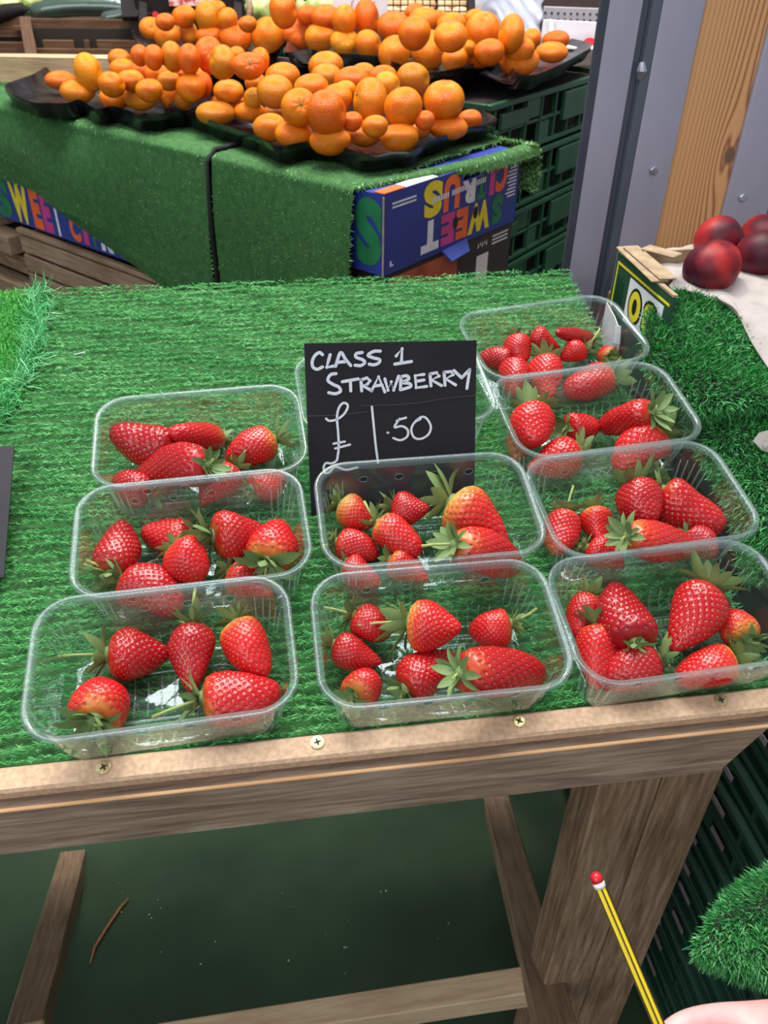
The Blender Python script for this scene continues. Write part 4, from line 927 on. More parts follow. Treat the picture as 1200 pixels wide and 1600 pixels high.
# lower fold of the left cover
rows = [[ST(-.010, b, z+.05) for b, z in ((.40, .63), (.60, .67), (.80, .72), (.95, .745))], [ST(-.020, b, z+.02) for b, z in ((.40, .61), (.60, .66), (.80, .71), (.95, .742))], [ST(-.016, b, z) for b, z in ((.40, .585), (.60, .65), (.80, .70), (.95, .742))]]
Gf = sheet_grid(rows, 40, 12, world=True); rf = grid_mesh('turf_cover', Gf, 'turf_backing'); tag(rf, 'lower turf layer showing below the fold of the left turf cover', 'artificial turf'); grass_on(Gf, 12000, .008, .0011, 'turf_deep', rf, flip=-1)
m = MB(); m.tube([ST(.10, .378, .926), ST(.0, .378, .926), ST(-.020, .378, .908), ST(-.026, .378, .82), ST(-.026, .378, .68)], .0042, 8)  # black tube stands in for the shade in the gap between covers
tag(m.build('turf_gap_shade', 'turf_backing_dark', smooth=True), 'dark strip standing in for the shaded gap between the two turf covers', 'shaded gap')
# overhanging front hem above the carton face, and flap at the far right
rows = [[ST(a, .055-.05*t, .924) for a, t in ((.0, 0), (.1, .35), (.2, .75), (.3, 1), (.425, 1.05))], [ST(a, .042-.05*t, .922-.002*t) for a, t in ((-.006, 0), (.1, .4), (.2, .8), (.3, 1.05), (.43, 1.15))], [ST(a, .040-.05*t, .918-.010*t) for a, t in ((-.010, 0), (.1, .4), (.2, .85), (.3, 1.15), (.432, 1.25))]]
Gh = sheet_grid(rows, 60, 8, world=True); rh = grid_mesh('turf_hem', Gh, 'turf_backing', r1); grass_on(Gh, 9000, .008, .0011, 'turf_deep', r1, flip=1, name='grass_pile'); Gh2 = Gh
rows = [[ST(.412, b, .924) for b in (-.016, .06, .15)], [ST(.435, b, .915) for b in (-.018, .06, .15)], [ST(.446, b, .88) for b in (-.018, .06, .15)], [ST(.447, b, .835) for b in (-.012, .06, .15)]]
Gk = sheet_grid(rows, 20, 20, world=True); grid_mesh('turf_flap', Gk, 'turf_backing', r1); grass_on(Gk, 5000, .007, .0011, 'turf_deep', r1, flip=-1); grass_on(Gk, 2500, .007, .0011, 'turf_deep', r1, flip=1)
# ================================================================== trays
def tray(px, z, label, ph=0, rimh=.030, skirt=.026):
    P = [onz(x, y, z+rimh) for x, y in px]; n0 = len(P); N_ = 120
    Q = []
    for i in range(N_):
        x = i/N_*n0; j = int(x); t = x-j; Q.append(V(cat(np.array(P[(j-1) % n0]), np.array(P[j % n0]), np.array(P[(j+1) % n0]), np.array(P[(j+2) % n0]), t)))
    c = sum(Q, V())/N_; c.z = z
    def ring(s, zz, wav=0, cup=0):
        out = []
        for i, q in enumerate(Q):
            k = s*(1+cup*.5*(1+math.sin(i*.9+ph))); p = c+(q-c)*k; p.z = zz+wav*math.sin(i*.55+ph)*.6+wav*.4*math.sin(i*1.37+ph); out.append(p)
        return out
    r = empty('fruit_tray', c, label, 'tray')
    vs, fs = loft([ring(1.0, z+rimh), ring(.975, z+rimh-.006, .002), ring(.93, z+.010, .002), ring(.80, z+.006, .003), ring(.62, z+.008, .004), ring(.4, z+.006, .004), ring(.2, z+.007, .003)], True)
    obj('tray_liner', mesh_data('tray_liner', vs, fs, 'black_tray', True), r)
    vs, fs = loft([ring(1.001, z+rimh+.0005), ring(.992, z+rimh-.010, .001, .008), ring(.965, z+rimh-.012, 0, .02), ring(.93, z+.002, 0, .035), ring(.88, z+.001, 0, 0)])
    o = obj('tray_skirt', mesh_data('tray_skirt', vs, [tuple(reversed(f)) for f in fs], 'black_tray', True), r)
    return r
ZS = .926
tray([(7, 135), (45, 158), (78, 161), (105, 161), (125, 156), (150, 170), (175, 166), (198, 172), (225, 180), (265, 176), (300, 170), (330, 150), (300, 110), (230, 92), (180, 98), (118, 99), (85, 99), (50, 117)], ZS, 'wavy black plastic fruit tray at the left end of the citrus stand, partly empty')
tray([(262, 166), (286, 172), (313, 183), (348, 195), (387, 208), (403, 214), (433, 228), (480, 222), (523, 226), (567, 240), (593, 240), (647, 233), (680, 217), (733, 200), (777, 187), (740, 165), (680, 130), (560, 108), (440, 105), (340, 130), (285, 152)], ZS, 'black plastic fruit tray heaped with tangerines at the stand corner', 1)
tray([(446, 80), (482, 77), (519, 83), (560, 86), (592, 89), (640, 106), (671, 114), (725, 104), (767, 92), (793, 99), (807, 113), (825, 118), (853, 111), (898, 89), (924, 70), (880, 58), (800, 45), (700, 35), (560, 30), (470, 45)], .985, 'torn black tray of tangerines on top of the green crates', 2)
tray([(205, 46), (222, 62), (245, 73), (300, 85), (370, 92), (430, 80), (445, 50), (400, 25), (300, 18), (230, 32)], .985, 'black tray of tangerines behind the left tray, raised on a crate', 3)
# ================================================================== tangerines
def tangerine_mesh(pole, navel=True, ribs=0.0, seed=0):
    """unit sphere-ish fruit, pole = direction of the stem dimple"""
    bm = bmesh.new(); bmesh.ops.create_uvsphere(bm, u_segments=32, v_segments=20, radius=1)
    rs = random.Random(seed); p1, p2 = rs.uniform(0, 6), rs.uniform(0, 6)
    q = V((0, 0, 1)).rotation_difference(V(pole).normalized())
    for v in bm.verts:
        x, y, z = v.co; th = math.atan2(y, x); pol = math.acos(max(-1, min(1, z)))
        r = 1 - .16*math.exp(-(pol/.30)**2) - .05*math.exp(-((math.pi-pol)/.35)**2)
        r *= 1+.035*math.sin(2*th+p1)*math.sin(pol)+.02*math.sin(3*th+p2)*math.sin(pol)
        if ribs: r *= 1-ribs*math.exp(-((pol-.35)/.35)**2)*(.5+.5*math.cos(8*th))
        v.co = q @ V((x*r, y*r, z*r*.88))
    me = bpy.data.meshes.new('tangerine'); bm.to_mesh(me); bm.free(); me.materials.append(MATS['citrus_peel'])
    me.polygons.foreach_set('use_smooth', [True]*len(me.polygons)); return me
# local frame: x right, y away from the camera, z up
TMS = {'f': tangerine_mesh((.15, -.9, .25), ribs=.05, seed=1), 'u': tangerine_mesh((.1, -.35, .93), ribs=.03, seed=2), 's': tangerine_mesh((.9, -.4, .1), seed=3), 'd': tangerine_mesh((-.2, .3, -.9), seed=4), 'b': tangerine_mesh((.3, .9, .3), seed=5), 'l': tangerine_mesh((-.85, -.35, .35), ribs=.03, seed=6)}
POLES = {'f': (.15, -.9, .25), 'u': (.1, -.35, .93), 's': (.9, -.4, .1), 'l': (-.85, -.35, .35)}
m = MB(); 
for k in range(5):
    a = k*2*math.pi/5; m.add([(0, 0, .03), (.10*math.cos(a-.4), .10*math.sin(a-.4), .0), (.17*math.cos(a), .17*math.sin(a), .02), (.10*math.cos(a+.4), .10*math.sin(a+.4), .0)], [(0, 1, 2, 3)])
m.tube([(0, 0, 0), (0, 0, .05)], .05, 6); SCAR = mesh_data('stem_scar', m.v, m.f, 'citrus_scar', True)
H3 = lambda x, y: (380+x/3, 80+y/3)
H4 = lambda x, y: (60+x/4.615, 70+y/4.615)
H5 = lambda x, y: (210+x/5, y/5)
H2 = lambda x, y: (380+x/4.615, y/4.615)
HR = lambda x, y: (620+x/4.286, y/4.286)
H6 = lambda x, y: (240+x/5.4545, 100+y/5.4545)
SCL = {H3: 3, H4: 4.615, H5: 5, H2: 4.615, HR: 4.286, H6: 5.4545}
# tray, crop, x, y, w, h, level, row, kind ('' plain, g greenish, y yellow, r deep), dimple side, marks
TG = []
def tg(tr, cf, row, lv, items):
    for it in items: TG.append((tr, cf, row, lv)+tuple(it))
tg('corner', H3, 'front row', 0, [(125, 358, 145, 115, '', 'b'), (238, 390, 165, 122, '', 'd'), (408, 410, 180, 90, '', 'b'), (568, 388, 155, 115, 'g', 'd'), (732, 405, 172, 118, '', 'b'), (805, 362, 145, 100, '', 'd'), (962, 350, 172, 92, '', 'd'), (1062, 322, 105, 84, 'r', 'b')])
tg('corner', H6, 'front row', 0, [(530, 415, 310, 185, 'g', 'd'), (630, 320, 270, 140, '', 'b'), (820, 405, 250, 152, '', 'd'), (1030, 410, 190, 110, 'g', 'b')])
tg('corner', H3, 'low middle row', .6, [(850, 325, 85, 80, 'r', 'b'), (618, 352, 115, 90, '', 'b'), (510, 330, 95, 80, 'r', 'b'), (805, 200, 120, 125, '', 'b')])
tg('corner', H6, 'low middle row', .6, [(640, 210, 240, 142, '', 'u'), (850, 290, 150, 150, 'y', 'b'), (870, 165, 170, 155, '', 'b')])
tg('corner', H3, 'middle row', 1, [(262, 265, 148, 160, '', 'f', 1), (392, 290, 188, 178, 'r', 's'), (150, 190, 160, 150, 'g', 'u'), (595, 232, 166, 186, 'g', 'l', 1), (750, 265, 165, 165, '', 'b'), (942, 230, 178, 176, '', 'u'), (440, 225, 135, 125, '', 'b')])
tg('corner', H3, 'back row', 1.3, [(185, 125, 152, 122, '', 'b'), (320, 160, 150, 88, '', 'b'), (388, 65, 152, 105, '', 'b'), (392, 112, 132, 100, 'g', 'd'), (510, 130, 155, 95, 'r', 'b'), (562, 100, 110, 75, '', 'b'), (478, 182, 95, 75, 'y', 'b'), (655, 112, 125, 75, 'r', 'b'), (675, 162, 125, 110, 'y', 's'), (797, 122, 160, 108, 'g', 's')])
tg('left', H4, 'front row', 0, [(158, 250, 196, 115, 'r', 'd'), (283, 338, 226, 165, 'g', 'd'), (555, 382, 206, 155, '', 'd'), (740, 385, 226, 168, 'y', 'u'), (955, 360, 176, 182, '', 'b'), (1045, 395, 100, 130, 'g', 'b')])
tg('left', H4, 'middle row', .8, [(360, 200, 202, 232, 'y', 's'), (530, 280, 192, 140, '', 's'), (668, 258, 182, 145, '', 'd'), (800, 305, 180, 95, '', 'b'), (1100, 310, 192, 182, '', 'b'), (940, 245, 152, 90, 'g', 'b'), (1185, 290, 125, 160, 'r', 'b')])
tg('left', H4, 'back row', .9, [(590, 100, 172, 110, 'g', 's'), (605, 165, 166, 105, '', 'b'), (735, 190, 132, 120, 'r', 'b'), (855, 202, 158, 105, '', 'b'), (1000, 200, 135, 80, 'r', 'b'), (1148, 232, 132, 112, 'y', 'b')])
tg('left', H4, 'top row', 1.9, [(730, 78, 112, 132, 'r', 'b'), (830, 92, 132, 156, 'r', 'b'), (967, 86, 156, 182, 'g', 's'), (1087, 105, 132, 188, 'r', 'b')])
tg('left', H5, 'top row', 1.9, [(585, 432, 186, 250, 'r', 'f'), (690, 487, 216, 232, 'g', 'l'), (797, 430, 80, 110, '', 'b'), (890, 512, 230, 175, 'r', 'f', 1), (980, 472, 140, 170, '', 'b')])
tg('raised', H5, 'front row', 0, [(125, 222, 152, 150, '', 'f', 1), (257, 285, 190, 182, '', 'b'), (425, 265, 132, 192, '', 'u'), (585, 290, 190, 145, 'r', 'b'), (790, 296, 232, 242, 'r', 'u')])
tg('raised', H5, 'back row', .9, [(240, 158, 142, 85, 'r', 'b'), (390, 128, 172, 142, '', 'b'), (577, 140, 202, 212, 'g', 's'), (730, 152, 142, 152, '', 'b'), (640, 60, 142, 90, '', 'b'), (885, 178, 134, 85, 'r', 'b')])
tg('crate', H2, 'front row', 0, [(175, 272, 202, 246, '', 'b'), (382, 242, 216, 232, 'r', 'f'), (555, 272, 206, 175, '', 'b'), (730, 302, 180, 170, 'y', 'f'), (900, 318, 196, 166, '', 's'), (1090, 392, 212, 226, '', 'b')])
tg('crate', H2, 'back row', 1, [(455, 108, 132, 120, 'r', 'b'), (592, 122, 192, 165, 'r', 'u', 1), (730, 148, 162, 190, '', 'b'), (890, 136, 186, 228, 'r', 's', 1), (1085, 190, 220, 200, 'r', 'u')])
tg('crate', H2, 'top', 2, [(290, 75, 206, 206, '', 's')])
tg('crate', HR, 'front row', 0, [(212, 342, 216, 260, '', 'd'), (390, 397, 166, 150, '', 'b'), (545, 385, 182, 110, '', 'b'), (820, 408, 250, 198, '', 'u'), (1040, 338, 202, 105, '', 'd'), (1065, 272, 170, 115, 'r', 'b'), (900, 262, 120, 120, '', 'b'), (102, 332, 70, 90, 'r', 'b')])
tg('crate', HR, 'middle row', .5, [(490, 320, 95, 90, 'y', 'b'), (620, 337, 190, 125, 'r', 'b'), (820, 320, 190, 118, '', 'b')])
tg('crate', HR, 'back row', 1.2, [(118, 222, 202, 192, '', 'b'), (122, 74, 132, 80, 'r', 'b'), (182, 132, 192, 152, '', 'u', 1), (285, 122, 95, 92, 'r', 'b'), (362, 246, 212, 192, '', 'u'), (367, 142, 182, 90, '', 'b'), (575, 202, 216, 226, '', 'u', 1), (522, 112, 130, 80, '', 'b'), (767, 226, 172, 222, '', 'l', 1)])
ORD = ['first', 'second', 'third', 'fourth', 'fifth', 'sixth', 'seventh', 'eighth', 'ninth', 'tenth', 'eleventh', 'twelfth', 'thirteenth', 'fourteenth', 'fifteenth', 'sixteenth']
TN_ = {'corner': 'corner tray', 'left': 'left tray', 'raised': 'raised tray behind', 'crate': 'tray on green crates'}
rows_ = {}
for i, t in enumerate(TG): rows_.setdefault((t[0], t[2]), []).append((t[1](t[4], t[5])[0], i))
lab = {}
KN = {'': 'orange', 'g': 'greenish', 'y': 'yellowish', 'r': 'deep orange'}
for (tr, row), l in rows_.items():
    l.sort()
    for k, (_, i) in enumerate(l): lab[i] = f'{KN[TG[i][8]]} tangerine, {ORD[k]} from left in {row}, {TN_[tr]}' if len(l) > 1 else f'{KN[TG[i][8]]} tangerine perched highest on the heap, {TN_[tr]}'
KC = {'': (.0, 0, 0), 'g': (.5, .05, 0), 'y': (.15, .6, 0), 'r': (0, 0, .55)}
for i, t in enumerate(TG):
    tr, cf, row, lv, x, y, w, h, kd, dm = t[:10]; mark = len(t) > 10
    mr_ = .64 if row == 'front row' else .80
    if h < mr_*w: y += (mr_*w-h)/2; h = mr_*w
    if w < mr_*h: w = mr_*h
    w *= 1.10; h *= 1.10
    px = cf(x, y); s = SCL[cf]
    base = (ZS+.036) if tr in ('corner', 'left') else 1.024
    z = base+.042*lv; p = onz(px[0], px[1], z); d = depth(p); rw = w/s*d/F/2; rh = h/s*d/F/2
    rw, rh = max(rw, .017), max(rh, .015); ry = (rw+rh)/2
    v = (p-CP).normalized(); X = v.cross(E3).normalized(); Z = X.cross(v); Zt = (Z*.75+E3*.25).normalized(); Y = Zt.cross(X)
    if Y.dot(v) < 0: Y = -Y
    M = Matrix((X, Y, Zt)).transposed().to_4x4(); M.translation = p; M = M @ Matrix.Diagonal((rw, ry, rh, 1))
    o = bpy.data.objects.new('tangerine', TMS[dm]); COL.objects.link(o); o.matrix_basis = M
    c = KC[kd]; o.color = (min(1, max(0, c[0]+R_.uniform(-.06, .12))), max(0, c[1]+R_.uniform(-.05, .15)), max(0, c[2]+R_.uniform(-.1, .12)), 1)
    tag(o, lab[i], 'tangerine', 'tangerines heaped on the citrus stand')
    if mark:
        pv = V(POLES[dm]).normalized(); q = V((0, 0, 1)).rotation_difference(pv).to_matrix().to_4x4(); q.translation = pv*.745
        obj('stem_scar', SCAR, o, q, keep=False)
# a torn, half-peeled tangerine
p = onz(*H5(372, 200), 1.035); m = MB()
bm = bmesh.new(); bmesh.ops.create_icosphere(bm, subdivisions=3, radius=.014)
for v in bm.verts: v.co *= 1+.22*math.sin(v.co.x*500)*math.sin(v.co.z*430)
me = bpy.data.meshes.new('peeled_tangerine'); bm.to_mesh(me); bm.free(); me.materials.append(MATS['citrus_pith']); o = bpy.data.objects.new('peeled_tangerine', me); COL.objects.link(o); o.location = p
tag(o, 'damaged tangerine with pale torn peel in the raised tray', 'tangerine')
# ================================================================== green crates
def green_crate(name, org, ang, L, Wd, Hh, label, mat='crate_green', group=None, npan=2):
    X = V((math.cos(ang), math.sin(ang), 0)); Y = V((-math.sin(ang), math.cos(ang), 0)); M = Matrix((X, Y, E3)).transposed().to_4x4(); M.translation = V(org)
    r = empty(name, M, label, 'crate', group)
    def part(nm, boxes, mt=mat, lab=None):
        m = MB()
        for c, d in boxes: m.box(c, d, ch=.0015)
        return m.build(nm, mt, r, keep=False)
    t = .006
    # rims: continuous frames
    def frame(z0, z1, o=0.0, tt=.012):
        zc, hh = (z0+z1)/2, z1-z0
        return [((L/2, -o+tt/2, zc), (L+2*o, tt, hh)), ((L/2, Wd+o-tt/2, zc), (L+2*o, tt, hh)), ((-o+tt/2, Wd/2, zc), (tt, Wd+2*o-2*tt, hh)), ((L+o-tt/2, Wd/2, zc), (tt, Wd+2*o-2*tt, hh))]
    part('top_rim', frame(Hh-.014, Hh-.002, .006)); part('lower_rim', frame(.004, .014, .003)); part('middle_rail', frame(Hh*.46, Hh*.52, .001, .010))
    part('shade_core', [((L/2, Wd/2, Hh*.46), (L-.05, Wd-.05, Hh*.86))], 'crate_inside')  # near-black box stands in for the shade inside the crate
    part('floor', [((L/2, Wd/2, .006), (L-.02, Wd-.02, .006))])
    for i in range(9):
        x = .02+(L-.04)*i/8; part('rib', [((x, .003, Hh*.5), (.007, .012, Hh-.02))])
    for i in range(6):
        y = .03+(Wd-.06)*i/5; part('rib', [((.003, y, Hh*.5), (.012, .007, Hh-.02))])
    part('latch_panel', [((L*.66, -.004, Hh*.60), (L*.22, .010, Hh*.50))]); part('latch_panel', [((L*.17, -.003, Hh*.66), (L*.20, .009, Hh*.26))])
    part('wall_band', [((L*.33, .002, Hh*.72), (L*.12, .004, Hh*.34))]); part('wall_band', [((L*.88, .002, Hh*.72), (L*.16, .004, Hh*.34))]); part('wall_band', [((L*.42, .003, Hh*.27), (L*.10, .004, Hh*.34))]); part('end_panel', [((-.003, Wd*.5, Hh*.62), (.010, Wd*.5, Hh*.48))])
    return r
cA = math.radians(46.5); cz = .965
for k in range(6):
    green_crate('plastic_crate', V((.452, 1.70, cz-.118*(k+1)))+V((.004, .002, 0))*(k % 2), cA, .60, .40, .118, ('topmost', 'second', 'third', 'fourth', 'fifth', 'bottom')[k]+' green plastic crate in the stack beside the metal column', group='green plastic crates')
sb = MB(); sb.box((0, 0, 0), (.62, .42, .235), Matrix.Rotation(cA, 3, 'Z')); o = sb.build('pallet_block', 'aged_timber'); o.location = V((.452, 1.70, .125))+V((math.cos(cA)*.3-math.sin(cA)*.2, math.sin(cA)*.3+math.cos(cA)*.2, 0)); tag(o, 'brown wooden base under the stack of green crates', 'pallet')
for k in range(2):
    green_crate('plastic_crate', V((.05, 2.02, cz-.118*(k+1)-.005)), cA, .40, .55, .118, ('upper', 'lower')[k]+' green plastic crate under the raised tangerine tray', group='green plastic crates')
sb = MB(); sb.box((0, 0, .0), (.40, .55, .72), Matrix.Rotation(cA, 3, 'Z')); o = sb.build('storage_box', 'carton_dark'); o.location = V((.05, 2.02, .362))+V((math.cos(cA)*.2-math.sin(cA)*.275, math.sin(cA)*.2+math.cos(cA)*.275, 0)); tag(o, 'dark box supporting the crates under the raised tray', 'box')
# ================================================================== steel and timber column
col = empty('building_column', (.55, 1.25, 0), 'grey steel channels clasping a knotty pine post behind the nectarine box', 'column')
Yc = 1.2; ZT = 2.9
def cbox(name, x0, x1, y0, y1, mat, lab=None, z0=0, z1=ZT, ch=.001, zc=None):
    zc = (z0+z1)/2 if zc is None else zc; m = MB(); m.box((0, 0, (z0+z1)/2-zc), (x1-x0, y1-y0, z1-z0), ch=ch)
    o = m.build(name, mat, col, M=Matrix.Translation(((x0+x1)/2, (y0+y1)/2, zc)))
    if lab: o['label'] = lab
    return o
cbox('flange', .4565, .4690, Yc+.0, Yc+.006, 'flange_dark', 'dark edge flange of the steel channel'); cbox('channel_face', .4690, .5150, Yc, Yc+.008, 'galvanised', 'pale galvanised channel face')
cbox('channel_groove', .5150, .5290, Yc+.012, Yc+.02, 'galvanised_dark', 'dark groove between the two steel sections'); cbox('angle_return', .5290, .5420, Yc-.002, Yc+.05, 'galvanised_dark')
cbox('angle_face', .5420, .6010, Yc-.003, Yc+.005, 'galvanised', 'bolted steel angle at the left of the pine post')
cbox('pine_post', .6025, .7015, Yc+.004, Yc+.16, 'knotty_pine', 'varnished knotty pine timber', zc=1.0)
cbox('angle_face', .7015, .775, Yc-.003, Yc+.005, 'galvanised', 'bolted steel angle at the right of the pine post'); cbox('angle_return', .7755, .90, Yc+.004, Yc+.012, 'galvanised_dark')
for px, py in ((1020, 266), (1159, 308)):
    p = onp(px, py, (0, Yc-.003, 0), (0, 1, 0)); m = MB(); m.tube([p+V((0, .004, 0)), p-V((0, .004, 0)), p-V((0, .0052, 0))], [.0062, .0062, .0045], 6); m.build('bolt_head', 'bolt_zinc', col)
p0 = onp(1003, 98, (0, Yc, 0), (0, 1, 0)); p1 = onp(999, 122, (0, Yc, 0), (0, 1, 0)); m = MB(); m.tube([p0, p0*.5+p1*.5-V((0, .004, 0)), p1], [.004, .0075, .004], 8); m.build('weld_blob', 'bolt_zinc', col)
# ================================================================== nectarine display (right)
nb = empty('nectarine_box', onz(967, 392, .80), 'dark green and yellow printed nectarine carton with open flaps', 'box')
a = onz(966, 393, .93); b_ = onz(1045, 459, .93); dx = (b_-a); Lb = dx.length; dx.normalize(); out = V((dx.y, -dx.x, 0)); 
if out.dot(a-CP) > 0: out = -out
MN = Matrix((dx, E3, out)).transposed().to_4x4(); MN.translation = a-V((0, 0, .13))
if MN.to_3x3().determinant() < 0: MN = Matrix((dx, E3, dx.cross(E3))).transposed().to_4x4(); MN.translation = a-V((0, 0, .13))
def nbox(nm, x0, x1, y0, y1, z0, z1, mat, lab=None):
    m = MB(); vs = [MN @ V((x, y, z)) for x in (x0, x1) for y in (y0, y1) for z in (z0, z1)]; m.add(vs, [(0, 1, 3, 2), (4, 6, 7, 5), (0, 4, 5, 1), (2, 3, 7, 6), (0, 2, 6, 4), (1, 5, 7, 3)])
    o = m.build(nm, mat, nb); 
    if lab: o['label'] = lab
    return o
nbox('front_panel', 0, .150, 0, .13, -.004, 0, 'print_dimgreen'); nbox('end_panel', -.0, .004, 0, .13, -.30, -.004, 'carton_raw'); nbox('rim', 0, .150, .13, .1325, -.005, .0005, 'carton_raw')
nbox('base', 0, .150, .0, .004, -.30, 0, 'carton_raw'); nbox('back_panel', 0, .150, 0, .13, -.304, -.30, 'carton_raw')
nbox('printed_border', .006, .146, .118, .1205, 0, .0006, 'print_yellow'); nbox('printed_border', .006, .0085, .02, .118, 0, .0006, 'print_yellow')
def disc(mt, cx, cy, rx, ry, z): return obj('printed_letter', mesh_data('printed_letter', [MN @ V((cx+rx*math.cos(k*math.pi/12), cy+ry*math.sin(k*math.pi/12), z)) for k in range(24)], [tuple(range(24))], mt), nb)
nbox('printed_panel', .046, .135, .062, .114, 0, .0006, 'card_white')
disc('print_black', .071, .088, .0185, .0215, .0010); disc('print_yellow', .071, .088, .0150, .0180, .0013); disc('print_black', .071, .088, .0055, .0095, .0016)
letter('S', MN, .092, .126, .067, .109, 'print_black', nb, z=.0010); letter('S', MN, .0955, .1225, .071, .105, 'print_yellow', nb, z=.0013)
m = MB()
for k in range(4): m.tube([MN @ V((.014+.005*k, .070, .001)), MN @ V((.014+.005*k, .108-.004*(k % 2), .001))], .0009, 4)
o = m.build('small_print', 'crate_green', nb); o['kind'] = 'stuff'
m = MB(); vs = [MN @ V(p) for p in ((.0, .066, .002), (.03, .060, .003), (.052, .052, .004), (.056, .03, .005), (.045, .012, .004), (.0, .008, .002))]; m.add(vs, [(0, 1, 2, 3, 4, 5)])
o = m.build('torn_label', 'card_white', nb); md = o.modifiers.new('t', 'SOLIDIFY'); md.thickness = .0015
m = MB(); m.tube([MN @ V(p) for p in ((.050, .056, .006), (.056, .036, .007), (.058, .016, .007))], [.004, .005, .003], 6, flat=.5); m.build('label_curl', 'card_white', nb)
for i, (q0, q1) in enumerate((((975, 386), (1032, 440)), ((985, 385), (1045, 436)), ((1008, 386), (1060, 400)))):
    p0, p1 = onz(*q0, .934+.003*i), onz(*q1, .934+.003*i); bar('flap', p0, p1, .020, .0025, 'carton_raw', nb)
# pulp paper liner
rows = [[(1004, 398, 1.02), (1050, 389, 1.04), (1120, 384, 1.07), (1215, 378, 1.10)], [(1006, 407, 1.0), (1058, 400, 1.02), (1125, 398, 1.04), (1215, 400, 1.04)],
        [(1040, 422, .985), (1068, 425, .985), (1130, 430, .98), (1225, 435, .97)], [(1052, 438, .965), (1078, 445, .96), (1140, 452, .95), (1230, 468, .93)],
        [(1048, 452, .95), (1100, 463, .935), (1160, 480, .915), (1240, 520, .88)], [(1112, 463, .93), (1140, 474, .915), (1180, 535, .875), (1230, 575, .84)], [(1122, 466, .915), (1152, 490, .90), (1178, 545, .865), (1210, 590, .835)]]
G = sheet_grid(rows, 34, 34); G[..., 2] += .0012*np.sin(G[..., 0]*90+G[..., 1]*60)+.0008*np.sin(G[..., 0]*210)
o = grid_mesh('paper_liner', G, 'paper_pulp', thick=.0022); tag(o, 'crumpled grey pulp paper sheet under the nectarines', 'paper')
m = MB(); q = [dep(x, y, .80) for x, y in ((1176, 690), (1186, 676), (1215, 668), (1215, 712), (1190, 704))]; m.add(q, [(0, 1, 2, 3, 4)]); o = m.build('paper_liner', 'paper_pulp'); md = o.modifiers.new('t', 'SOLIDIFY'); md.thickness = .002
tag(o, 'small rounded pulp paper tip over the lower turf at the right photo edge', 'paper')
def nectarine(px, py, w, h, d, label, tilt):
    p = dep(px, py, d); r = w*d/F/2; bm = bmesh.new(); bmesh.ops.create_uvsphere(bm, u_segments=48, v_segments=32, radius=1)
    for v in bm.verts:
        x, y, z = v.co; th = math.atan2(y, x); pol = math.acos(max(-1, min(1, z))); k = 1-.14*math.exp(-(pol/.28)**2)-.05*math.exp(-(th/.16)**2)*math.sin(pol)+.05*math.exp(-((math.pi-pol)/.2)**2)
        v.co = V((x*k, y*k, z*k*.95))
    me = bpy.data.meshes.new('nectarine'); bm.to_mesh(me); bm.free(); me.materials.append(MATS['nectarine_skin']); me.polygons.foreach_set('use_smooth', [True]*len(me.polygons))
    o = bpy.data.objects.new('nectarine', me); COL.objects.link(o); hh = h*d/F/2
    o.matrix_basis = Matrix.Translation(p) @ Matrix.Diagonal((r, r, hh, 1)) @ tilt.to_matrix().to_4x4(); tag(o, label, 'nectarine', 'nectarines on the paper liner'); return o
from mathutils import Euler
nectarine(1112, 417, 89, 82, .955, 'front red nectarine with bright streaks on the paper liner', Euler((.5, .3, 3.6)))
nectarine(1123, 376, 84, 58, 1.03, 'dark purple-red nectarine behind the front one', Euler((.9, .6, 1.0)))
nectarine(1194, 396, 90, 78, .985, 'dull red nectarine at the right edge of the photo', Euler((.2, -.4, 4.6)))
nectarine(1192, 372, 80, 58, 1.07, 'paler nectarine half hidden at the far right', Euler((.4, .9, .3)))
# shaggy turf mounds
def mound(rows, n, label, lean=None, L=.013, flip=1, W_=.0012):
    G = sheet_grid(rows, 40, 40); o = grid_mesh('turf_cover', G, 'turf_backing_dark', thick=.006); tag(o, label, 'artificial turf')
    grass_on(G, n, L, W_, 'turf_shaggy', o, flip=flip, lean=(.35, .85), leandir=lean, segs=3, curl=.3); return G
mound([[(1032, 462, .95), (1085, 462, .945), (1150, 490, .93), (1230, 560, .90)], [(1018, 482, .92), (1080, 492, .915), (1150, 530, .89), (1230, 585, .87)], [(1008, 520, .885), (1070, 540, .875), (1150, 570, .86), (1230, 605, .85)],
       [(1012, 570, .86), (1080, 590, .84), (1150, 603, .83), (1230, 620, .83)], [(1050, 622, .845), (1100, 632, .825), (1160, 628, .82), (1230, 632, .82)], [(1085, 652, .85), (1115, 648, .835), (1160, 636, .835), (1230, 640, .835)]], 30000, 'dark shaggy turf mound under the nectarine paper', (-.3, -.6, -.3), flip=-1)
mound([[(1075, 662, .87), (1120, 650, .86), (1170, 640, .86), (1250, 640, .86)], [(1085, 690, .85), (1130, 680, .83), (1180, 675, .82), (1250, 680, .82)], [(1120, 740, .83), (1160, 735, .81), (1200, 735, .80), (1260, 740, .79)],
       [(1150, 810, .81), (1185, 810, .79), (1220, 810, .775), (1270, 815, .76)], [(1170, 900, .80), (1205, 900, .775), (1240, 900, .76), (1290, 900, .74)]], 24000, 'lower shaggy turf layer right of the punnets', (-.2, -.6, -.4), flip=-1)
tg_rows = [[(1180, 1375, .63), (1215, 1360, .63), (1260, 1340, .63)], [(1140, 1412, .615), (1190, 1405, .61), (1270, 1400, .61)], [(1112, 1448, .605), (1175, 1450, .60), (1280, 1460, .60)], [(1092, 1482, .60), (1160, 1500, .595), (1280, 1520, .59)], [(1100, 1496, .60), (1170, 1524, .595), (1280, 1550, .59)]]
